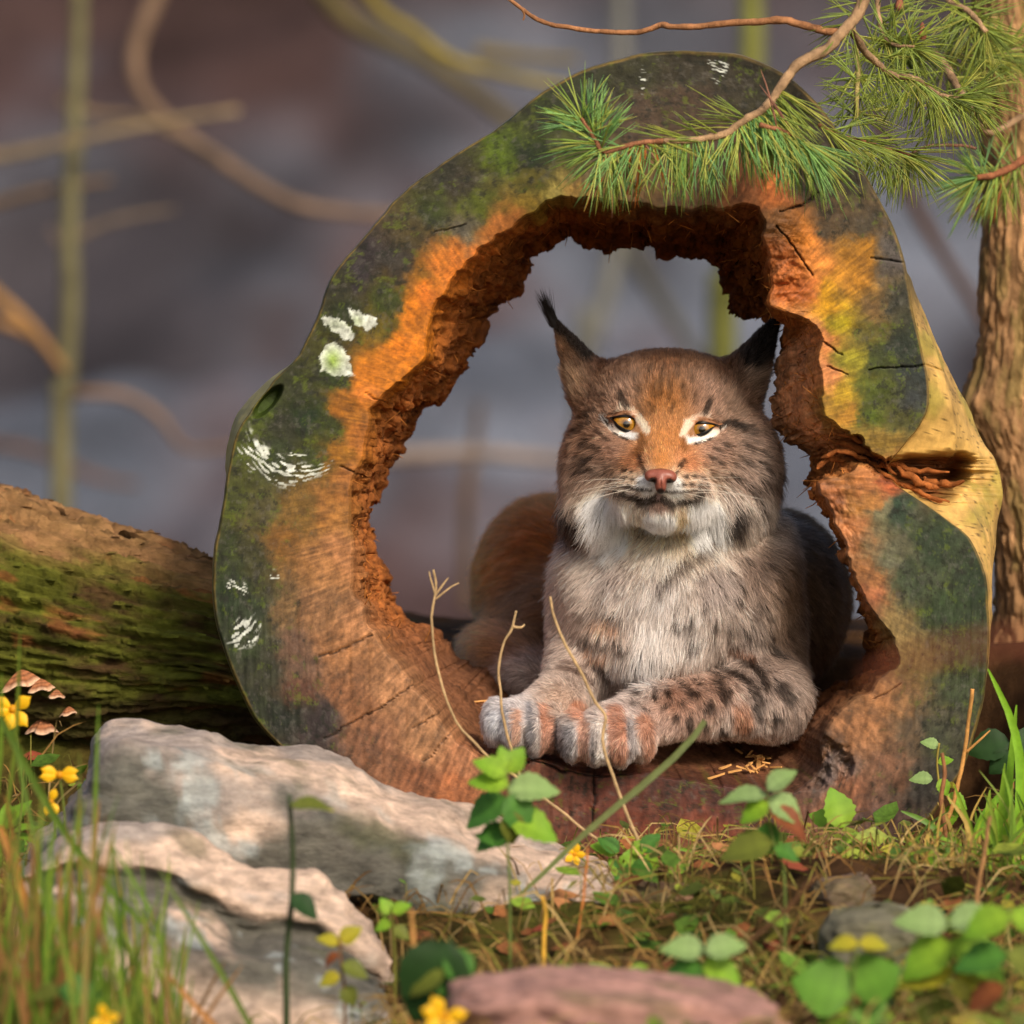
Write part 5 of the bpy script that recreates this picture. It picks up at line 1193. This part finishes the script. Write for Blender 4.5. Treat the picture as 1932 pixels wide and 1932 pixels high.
def put_leaf(parent, kind, p, ang, ln, face=.5, back=.0):
    """ang: screen angle of the leaf (0 right, 90 down); face: 1 seen full on, 0 seen from the edge"""
    o = bpy.data.objects.new('leaf', LEAF[kind]); link(o, parent)
    x = Vector((math.cos(R(ang)), back, -math.sin(R(ang)))).normalized()
    nv = Vector((rng.normal(0, .15), -face, 1 - face * .6)); y_ = nv.cross(x).normalized(); z_ = x.cross(y_)
    m = Matrix((x, y_, z_)).transposed().to_4x4()
    m = Matrix.Translation(Vector(p) - parent.location) @ m @ Matrix.Scale(ln, 4)
    o.matrix_basis = m; return o
def stem(parent, P, r0, r1, col, name='stem', mat=None, n=24):
    P = catmull(P, n); V, Q, T = tube(P, np.linspace(r0, r1, n), 7)
    return mesh_obj(name, V, [Q, T], mat or M_grass, parent, np.clip(lin(col)[None] * (1 + .35 * fbm(V * 120, 3, 601))[:, None], .01, .8))
def plant(stem_pts, y, leaves, label, col=(110,128,60), r=.0013, grp=None, name='leafy_plant', cat='plant'):
    """stem_pts from top to foot; the foot is carried down to the ground"""
    ft = at(*stem_pts[-1], y); ft[2] = min(ft[2], float(Gz(ft[0], y))) - .004
    e = empty(name, ft, label, cat, grp); P = np.vstack([[at(a, b, y) for a, b in stem_pts], ft])
    stem(e, P, r * .7, r * 1.2, col)
    for lf in leaves:
        px, py, kind, ang, ln = lf[:5]; put_leaf(e, kind, at(px, py, y + rng.normal(0, .006)), ang, ln * S, *(lf[5:] or (.55,)))
    return e
plant([(955,1452),(960,1520),(958,1600),(962,1680)], -.62, [(955,1462,'lime',-150,62),(957,1458,'lime',-60,52),(955,1450,'lime',-100,40),(958,1490,'pale',-5,90),(958,1500,'green',60,80),(957,1505,'green',150,88),(960,1540,'lime',20,95),(960,1560,'green',150,70),(958,1590,'green',200,58),(960,1480,'lime',190,70),(961,1530,'olive',80,60)],
      'nettle like plant with lime green leaves before the pale slab')
plant([(1448,1478),(1450,1540),(1462,1600),(1480,1660)], -.6, [(1448,1500,'pale',180,84,.3),(1448,1490,'pale',-40,60),(1450,1515,'lime',150,60),(1450,1505,'pale',30,74),(1455,1550,'green',100,60),(1452,1530,'rust',25,84),(1458,1590,'olive',170,95),(1460,1600,'green',20,50)],
      'pale leaved plant with one rusty leaf standing before the log')
plant([(1592,1565),(1598,1600),(1604,1650)], -.16, [(1592,1562,'lime',-105,78,.8),(1590,1560,'lime',-155,66,.8),(1595,1572,'lime',60,86,.8),(1598,1598,'olive',75,70,.8)], 'small three leaved yellow green seedling against the log')
plant([(1772,1402),(1768,1440),(1775,1500),(1790,1560),(1800,1620)], -.06, [(1772,1408,'pale',200,36),(1770,1440,'lime',-20,30),(1760,1470,'pale',185,44),(1772,1470,'lime',60,36),(1788,1500,'lime',30,46),(1790,1520,'lime',80,40),(1786,1480,'yellow',10,22)], 'thin stemmed weed with tiny pale leaves at the log edge', (170,150,70))
plant([(1912,1360),(1915,1420),(1916,1500),(1918,1580)], .02, [(1905,1400,'dark',170,84,.9),(1912,1390,'dark',15,70,.9),(1910,1420,'dark',140,60,.9)], 'dark ivy like plant by the pine roots', (60,70,36))
plant([(1210,1592),(1214,1640),(1216,1690)], -.27, [(1212 + 46 * math.cos(a * 1.1), 1640 + 34 * math.sin(a * 1.7), ('lime', 'green', 'green')[a % 3], a * 67 % 360, 34 + a % 4 * 6, .6) for a in range(22)], 'bushy clump of small bright green leaves at the slab end')
plant([(640,1770),(644,1820),(650,1880)], -.78, [(640,1780,'yellow',-160,40),(642,1778,'yellow',-40,44),(640,1800,'rust',150,34),(645,1820,'olive',20,50),(642,1840,'yellow',160,40),(648,1860,'olive',60,40)], 'small yellowing plant in front of the boulder', (130,90,50))
plant([(738,1718),(742,1760),(745,1820)], -.6, [(738,1725,'lime',-120,34),(740,1722,'lime',-30,36),(740,1740,'lime',160,34),(742,1750,'olive',30,36)], 'little lime green sprig beside the boulder', (120,120,50))
plant([(1620,1775),(1612,1830),(1605,1900),(1600,1960)], -.98, [(1620,1780,'yellow',180,50,.5),(1620,1780,'yellow',0,50,.5),(1605,1880,'round',200,100,.7),(1606,1870,'round',-30,90,.7),(1604,1900,'lime',150,70),(1605,1910,'round',30,84,.7)], 'round leaved plant with a yellow top near the grey green stone')
plant([(1790,1740),(1795,1800),(1800,1880),(1800,1960)], -.95, [(1790,1745,'pale',190,90),(1792,1745,'pale',-20,84),(1795,1780,'lime',150,100),(1795,1775,'lime',30,110),(1798,1830,'yellow',170,90),(1798,1825,'yellow',20,96),(1800,1880,'olive',150,80),(1800,1870,'olive',40,84)], 'broad leaved plant with pale upper leaves beside the grey green stone')
plant([(1905,1720),(1900,1790),(1895,1880),(1890,1960)], -1.0, [(1905,1725,'lime',160,84),(1905,1725,'lime',20,80),(1900,1800,'green',170,90),(1900,1795,'olive',30,84),(1896,1860,'rust',150,84)], 'leafy plant with a rusty lower leaf next to the broad leaved plant')
plant([(1330,1790),(1325,1840),(1320,1900)], -.92, [(1330,1795,'pale',190,74),(1330,1795,'pale',-15,70),(1328,1820,'green',150,90),(1326,1815,'lime',30,84),(1322,1850,'green',100,60)], 'grey green plant growing behind the flat pinkish stone')
plant([(850,1768),(838,1830),(815,1900),(800,1960)], -1.02, [(850,1775,'dark',115,150,.7),(846,1790,'green',60,80),(838,1830,'olive',150,70),(826,1870,'green',20,80)], 'plant with one long dark green leaf beside the flat pinkish stone')
plant([(110,1860),(115,1900),(120,1960)], -1.0, [(110,1870,'green',0,72,.8),(112,1868,'olive',170,50)], 'plant with a single oval green leaf in the foreground grass')
plant([(545,1500),(552,1600),(550,1700),(540,1800),(540,1900)], -.78, [(548,1520,'olive',-5,70,.3),(560,1518,'yellow',0,64,.2),(549,1690,'dark',35,60,.5)], 'tall dark green stem standing alone in front of the boulder', (62,78,44), .0028)
plant([(30,1530),(20,1560),(15,1620)], -.3, [(20,1560,'lime',-60,60,.2),(20,1565,'lime',-100,50,.2),(22,1570,'lime',-20,50,.2),(18,1580,'lime',-140,44,.2),(20,1575,'lime',10,50,.2)], 'feathery bright green sprout below the mossy log', (130,160,50))

# yellow flowers
def flower(px, py, y, sz, petals, label, foot, bud=False):
    c = at(px, py, y); ft = at(*foot, y); ft[2] = min(ft[2], float(Gz(ft[0], y))) - .004
    e = empty('yellow_flower', ft, label, 'flower', 'yellow flowers in the grass')
    stem(e, np.stack([c + A([0, .004, 0]), (c + ft) / 2 + A([.01, .004, .01]), ft]), .0009, .0013, (112,128,52))
    n = 7; t = np.linspace(0, 1, n)
    for a in petals:
        w_ = .30 * np.sin(np.pi * t ** 1.3 * .93 + .05); d = np.array([math.cos(R(a)), -.25, -math.sin(R(a))]); sd = np.array([math.sin(R(a)), 0, math.cos(R(a))])
        V = np.stack([c + sz * S * (d * t[:, None] * (1 - .1 * abs(s_)) + sd * (s_ * w_)[:, None] + np.array([0, -.12, 0]) * (np.sin(np.pi * t) * (1 - abs(s_)))[:, None]) for s_ in (-1, -.5, 0, .5, 1)], 1).reshape(-1, 3)
        mesh_obj('petal', V, grid_faces(n, 5), M_petal, e, np.tile(lin((250, 196, 30)), (len(V), 1)))
    th_ = np.linspace(0, 2 * np.pi, 10, endpoint=False); ph_ = np.linspace(.1, np.pi - .1, 6)
    U = np.stack([np.sin(ph_)[None] * np.cos(th_)[:, None], np.sin(ph_)[None] * np.sin(th_)[:, None], np.cos(ph_)[None] * np.ones((10, 1))], -1).reshape(-1, 3)
    mesh_obj('centre', c + U * sz * S * .2, grid_faces(10, 6, True), M_petal, e, np.tile(lin((214, 150, 20)), (60, 1)))
flower(24, 1338, -.32, 42, (-150, -35, 48, 170, 100), 'large yellow flower beside the drooping bracket fungus', (18, 1640))
flower(112, 1462, -.4, 36, (-15, 175, 10, -160), 'flat yellow flower seen edge on above the rock', (90, 1660))
flower(96, 1512, -.4, 26, (60, 110, -70), 'small hanging yellow flower below the flat one', (70, 1660))
flower(1084, 1612, -.3, 22, (0, 72, 144, 216, 288), 'small round yellow flower at the end of the slab', (1090, 1690))
flower(838, 1918, -1.15, 40, (-10, 60, 140, -120, 200), 'yellow flower in front of the flat pinkish stone', (830, 1985))
flower(196, 1922, -1.1, 26, (-10, 70, 150, -100), 'tiny yellow flower in the tall foreground grass', (190, 1985))

# dry stalks
def stalk(pts, y, r, label, forks=(), col=(176,148,108), to_ground=True):
    P = [at(a, b, y) for a, b in pts]
    if to_ground:
        f = P[-1].copy(); f[2] = min(f[2], float(Gz(f[0], y))) - .004; P.append(f)
    P = np.stack(P); e = empty('dry_stalk', P[-1], label, 'stalk')
    P2 = catmull(P, 40); P2 = P2 + .0010 * np.stack([fbm(P2 * 60, 3, 611), 0 * P2[:, 0], fbm(P2 * 60, 3, 612)], -1)
    V, Q, T = tube(P2, np.linspace(r * .75, r, 40) * (1 + .2 * fbm(P2 * 150, 2, 613)), 7)
    mesh_obj('stem', V, [Q, T], M_dry, e, np.clip(lin(col)[None] * (1 + .5 * fbm(V * 90, 3, 615))[:, None], .01, .8))
    for fk_, rr in forks: stem(e, np.stack([at(a, b, y + i * .002) for i, (a, b) in enumerate(fk_)]), rr, rr * .4, col, 'twig', M_dry, 12)
    return e
stalk([(818,1075),(822,1110),(815,1180),(828,1270),(858,1355),(905,1412),(950,1448),(1020,1500),(1090,1556),(1160,1612)], -.2, .0016, 'forked straw coloured stalk rising in front of the log floor',
      [([(820,1125),(838,1100),(846,1090)], .0013), ([(822,1130),(850,1108),(866,1100)], .0012), ([(821,1120),(812,1090),(810,1078)], .0012)])
stalk([(974,1152),(966,1185),(950,1212),(941,1255),(944,1308),(955,1380),(985,1480),(1010,1640)], -.2, .0016, 'short bent straw stalk with a bud beside the left paw', [([(966,1182),(982,1184),(990,1178)], .0018)])
stalk([(1038,1126),(1046,1165),(1066,1215),(1098,1272),(1122,1322),(1142,1352),(1137,1400),(1158,1470),(1180,1530),(1206,1596)], -.24, .0018, 'kinked straw stalk crossing in front of the paws')
stalk([(1835,1300),(1832,1330),(1822,1400),(1810,1470),(1790,1540),(1750,1610)], -.07, .0024, 'upright tan stalk leaning along the log edge', [([(1822,1420),(1850,1395),(1868,1378)], .0016)], (190,138,76))
stalk([(1778,1420),(1782,1460),(1776,1510),(1782,1560),(1790,1620)], -.12, .0026, 'brown dead stem beside the tan stalk', [], (136,92,60))
stalk([(1868,1540),(1858,1600),(1846,1680),(1838,1760)], -.5, .0026, 'tall grey brown stem before the bright grass', [], (150,112,72))
stalk([(1540,1650),(1480,1720),(1400,1790),(1330,1850),(1290,1910)], -.85, .0026, 'dark twig lying slantwise in the foreground plants', [], (92,64,40))
stalk([(775,1715),(780,1780),(776,1850),(770,1960)], -.9, .0026, 'stiff tan stem between the boulder and the flat stone', [], (186,138,78))
stalk([(1108,1598),(1104,1660),(1096,1730),(1085,1800)], -.5, .0014, 'thin orange stem under the small round flower', [], (190,120,62))
stalk([(1022,1690),(1030,1730),(1026,1780)], -.6, .0022, 'short yellow stem behind the flat stone', [], (206,160,60))
stalk([(1640,1285),(1740,1240),(1850,1220),(1960,1208),(2080,1230),(2200,1320),(2300,1600),(2340,2400)], -3.3, .0042, 'very blurred reddish stem arching low in the foreground', [], (120,66,46))

# grass and ground cover
def ribbon(soup, P, w_, col, n=9):
    P = catmull(P, n); T = np.gradient(P, axis=0); sd = np.cross(T, np.array([rng.normal(0, .5), 1.0, rng.normal(0, .2)])); sd /= np.linalg.norm(sd, axis=1, keepdims=True) + 1e-9
    ww = w_ * np.sin(np.pi * np.clip(np.linspace(.25, 1, n), 0, .985))[:, None] ** .6
    cr = np.cross(sd, T); cr /= np.linalg.norm(cr, axis=1, keepdims=True) + 1e-9
    V = np.stack([P - sd * ww, P + cr * ww * .35, P + sd * ww], 1).reshape(-1, 3)
    soup.add(V, grid_faces(n, 3), None, col)
def blades(name, specs, label):
    so_ = Soup()
    for pts, y, w_, col in specs: ribbon(so_, np.stack([at(a, b, y) for a, b in pts]), w_ * S, lin(col) * rng.uniform(.8, 1.15))
    o = so_.build(name, M_grass); tag(o, label, 'grass', None, 'stuff'); return o
GG = [(110,140,40),(92,122,34),(130,150,52),(76,108,34)]; DG = [(150,108,60),(164,124,70),(126,94,52),(150,134,72)]
sp_ = [([(-6,1640),(28,1420),(38,1186)], -.6, 5, (120,140,48)), ([(0,1350),(90,1520),(190,1660),(330,1800)], -.75, 7, (96,124,44)), ([(176,1990),(178,1600),(186,1330)], -.7, 6, (100,130,40)),
       ([(-5,1500),(2,1400),(3,1270)], -.6, 5, (110,140,40)), ([(120,1960),(150,1760),(150,1420)], -.72, 4, (110,130,50)), ([(60,1990),(100,1800),(20,1360)], -.75, 6, (96,128,40)), ([(0,1560),(30,1650),(120,1990)], -.8, 6, (190,130,60)),
       ([(340,1990),(300,1760),(215,1600)], -.8, 5, (96,124,44)), ([(500,1990),(420,1840),(300,1640)], -.85, 5, (100,124,44)), ([(460,1990),(370,1900),(310,1830)], -.9, 5, (190,130,64)), ([(110,1990),(60,1760),(10,1500)], -.7, 5, (180,130,60))]
for i in range(230):
    x = rng.uniform(-60, 360) if i % 3 else rng.uniform(-60, 160); top = rng.uniform(1490, 1880) + max(0, x - 150) * .7; lean = rng.normal(0, 60); y = rng.uniform(-1.05, -.66)
    sp_.append(([(x, 2010), (x + lean * .35, (2010 + top) / 2), (x + lean, top)], y, rng.uniform(2, 5), (GG + GG + DG)[rng.integers(12)]))
blades('foreground_grass', sp_, 'tall green and rust coloured grass in front of the boulder')
sp_ = [([(1912,1640),(1926,1480),(1912,1370),(1864,1262)], -.12, 9, (128,176,44)), ([(1895,1640),(1898,1540),(1918,1330)], -.1, 9, (130,178,44)), ([(1880,1640),(1886,1560),(1896,1440)], -.16, 8, (140,180,50)), ([(1830,1620),(1856,1540),(1915,1470)], -.1, 8, (120,170,50)),
       ([(1806,1630),(1760,1560),(1700,1530)], -.14, 6, (110,150,60)), ([(1905,1650),(1928,1560),(1938,1420)], -.2, 10, (140,184,48)), ([(1870,1640),(1862,1560),(1868,1490)], -.14, 6, (150,180,60)), ([(1845,1650),(1835,1580),(1800,1480)], -.12, 6, (140,172,52)),
       ([(1330,1360),(1290,1412),(1200,1492),(1110,1566),(1000,1672),(890,1770)], -.42, 6, (116,128,76)), ([(1150,1690),(1190,1640),(1260,1600),(1330,1615)], -.2, 5, (130,176,46))]
for i in range(170):
    x = rng.uniform(1690, 1990); b_ = rng.uniform(1600, 1700); h_ = rng.uniform(30, 150) * (.5 + .8 * (x - 1690) / 300); lean = rng.normal(0, 36); y = rng.uniform(-.3, -.04)
    sp_.append(([(x, b_), (x + lean * .3, b_ - h_ * .55), (x + lean, b_ - h_)], y, rng.uniform(2.2, 5), (GG + [(140,176,50), (128,170,46), (190,160,84)])[rng.integers(7)]))
for i in range(80):
    x = rng.uniform(1290, 1720); b_ = rng.uniform(1640, 1700); h_ = rng.uniform(20, 70); lean = rng.normal(0, 40)
    sp_.append(([(x, b_), (x + lean * .4, b_ - h_ * .6), (x + lean, b_ - h_)], rng.uniform(-.3, -.05), rng.uniform(1.5, 3), ((170,150,80), (120,150,50), (190,160,96))[i % 3]))
blades('bright_grass', sp_, 'bright green grass growing at the foot of the log and pine')
def scatter(n, x0, x1, y0, y1):
    x = rng.uniform(x0, x1, n * 2); y = rng.uniform(y0, y1, n * 2)
    ok = ~((y > -.015) & (x > -.27) & (x < .46)) & ~((y > -.005) & (x > -.3) & (x < .5)); x = x[ok][:n]; y = y[ok][:n]
    return np.stack([x, y, Gz(x, y)], -1)
cov = Soup()
for p_ in scatter(7600, -.95, .95, -1.55, .22):                         # dry straw
    a_ = rng.uniform(0, np.pi * 2); L_ = rng.uniform(.02, .08); up_ = rng.uniform(.0, .045); d = np.array([math.cos(a_), math.sin(a_) * .6, 0])
    ribbon(cov, np.stack([p_, p_ + d * L_ * .5 + A([0, 0, up_]), p_ + d * L_ + A([0, 0, up_ * rng.uniform(.2, 1.4)])]), rng.uniform(.0005, .0011), lin([(196,156,88),(170,126,66),(206,172,110),(140,100,56),(150,140,60)][rng.integers(5)]) * A([.78, .84, .9]) * rng.uniform(.35, 1.0), 5)
o = cov.build('dry_straw', M_dry); tag(o, 'tangled dry straw covering the ground before the log', 'straw', None, 'stuff')
cov = Soup()
def small_leaf(soup, p_, L_, col, flat=.5):
    a_ = rng.uniform(0, np.pi * 2); d = np.array([math.cos(a_), math.sin(a_), rng.normal(.1, .35)]); d /= np.linalg.norm(d)
    sd = np.cross(d, A([rng.normal(0, .4), rng.normal(-.5, .4), 1])); sd /= np.linalg.norm(sd); nn = np.cross(sd, d)
    V = np.stack([p_, p_ + d * L_ * .35 + sd * L_ * .3 + nn * L_ * .05, p_ + d * L_ * .75 + sd * L_ * .22, p_ + d * L_, p_ + d * L_ * .75 - sd * L_ * .22, p_ + d * L_ * .35 - sd * L_ * .3 + nn * L_ * .05, p_ + d * L_ * .5 - nn * L_ * .05])
    soup.add(V, None, [[0, 1, 6], [1, 2, 6], [2, 3, 6], [3, 4, 6], [4, 5, 6], [5, 0, 6]], col)
for p_ in scatter(7200, -.95, .95, -1.55, .2):
    dens = fbm(np.array([p_ * A([7, 7, 0])]), 3, 621)[0]
    if dens < .02: continue
    hgt_ = min(rng.gamma(1.6, .010), .034)
    small_leaf(cov, p_ + A([0, 0, hgt_]), rng.choice([.008, .012, .017, .026, .034]) * rng.uniform(.8, 1.2), lin([(104,140,44),(128,160,52),(84,116,40),(150,164,60),(110,128,48),(166,160,56),(92,104,40)][rng.integers(7)]) * rng.uniform(.6, 1.1))
    cov.tube(np.stack([p_ - A([0, 0, .003]), p_ + A([0, 0, hgt_])]), .0006, 3, lin((120,120,56)))
o = cov.build('ground_cover', M_leaf); tag(o, 'low leafy ground cover spreading before the log', 'ground cover', None, 'stuff')
cov = Soup()
for p_ in scatter(560, -.95, .95, -1.55, .3):
    small_leaf(cov, p_ + A([0, 0, .006]), rng.uniform(.018, .042), lin([(130,80,46),(150,96,56),(104,62,38),(160,110,70),(140,70,48)][rng.integers(5)]) * rng.uniform(.7, 1.1))
o = cov.build('leaf_litter', M_dry); tag(o, 'scattered brown dead leaves on the ground', 'dead leaves', None, 'stuff')

# wood chips on the floor of the hollow
iq = to_ref(INNER_V.reshape(-1, 3)); iv = INNER_V.reshape(-1, 3); fm_ = iq[:, 1] > 1290; iq = iq[fm_]; iv = iv[fm_]
chipm = []
for k in range(3):
    bx = A([(-.5,-.5,-.5),(.5,-.5,-.5),(.5,.5,-.5),(-.5,.5,-.5),(-.5,-.5,.5),(.5,-.5,.5),(.5,.5,.5),(-.5,.5,.5)]) * A([.018 - .003 * k, .0035, .0016]); bx[:, 1] *= np.where(bx[:, 0] > 0, .5, 1); bx[:, 2] += .002 * np.sin(bx[:, 0] * 200 + k)
    chipm.append(mesh_data('wood_chip', bx, A([(0,3,2,1),(4,5,6,7),(0,1,5,4),(1,2,6,5),(2,3,7,6),(3,0,4,7)]).astype(int), M_dry, np.tile(lin((214, 160, 96)), (8, 1)), False))
for i in range(22):
    px, py = (rng.normal(1425, 34), rng.normal(1443, 13)) if i < 18 else ((903,1330),(912,1338),(1386,1462),(1350,1470))[i - 18]
    j = np.argmin(((iq - A([px, py])) ** 2).sum(1))
    o = bpy.data.objects.new('wood_chip', chipm[i % 3]); COL.objects.link(o); o.location = iv[j] + A([0, -.002, .0035]); o.rotation_euler = (rng.normal(0, .3), rng.normal(0, .35), rng.normal(0, 1.3)); o.scale = (rng.uniform(.5, 1.3), rng.uniform(.6, 1.5), 1)
    if i in (18, 19): tag(o, 'pale wood chip lying left of the paws in the hollow', 'wood chip', 'wood chips by the paws')
    else: tag(o, 'pale wood chip scattered on the hollow floor below the elbow', 'wood chip', 'wood chips below the elbow')
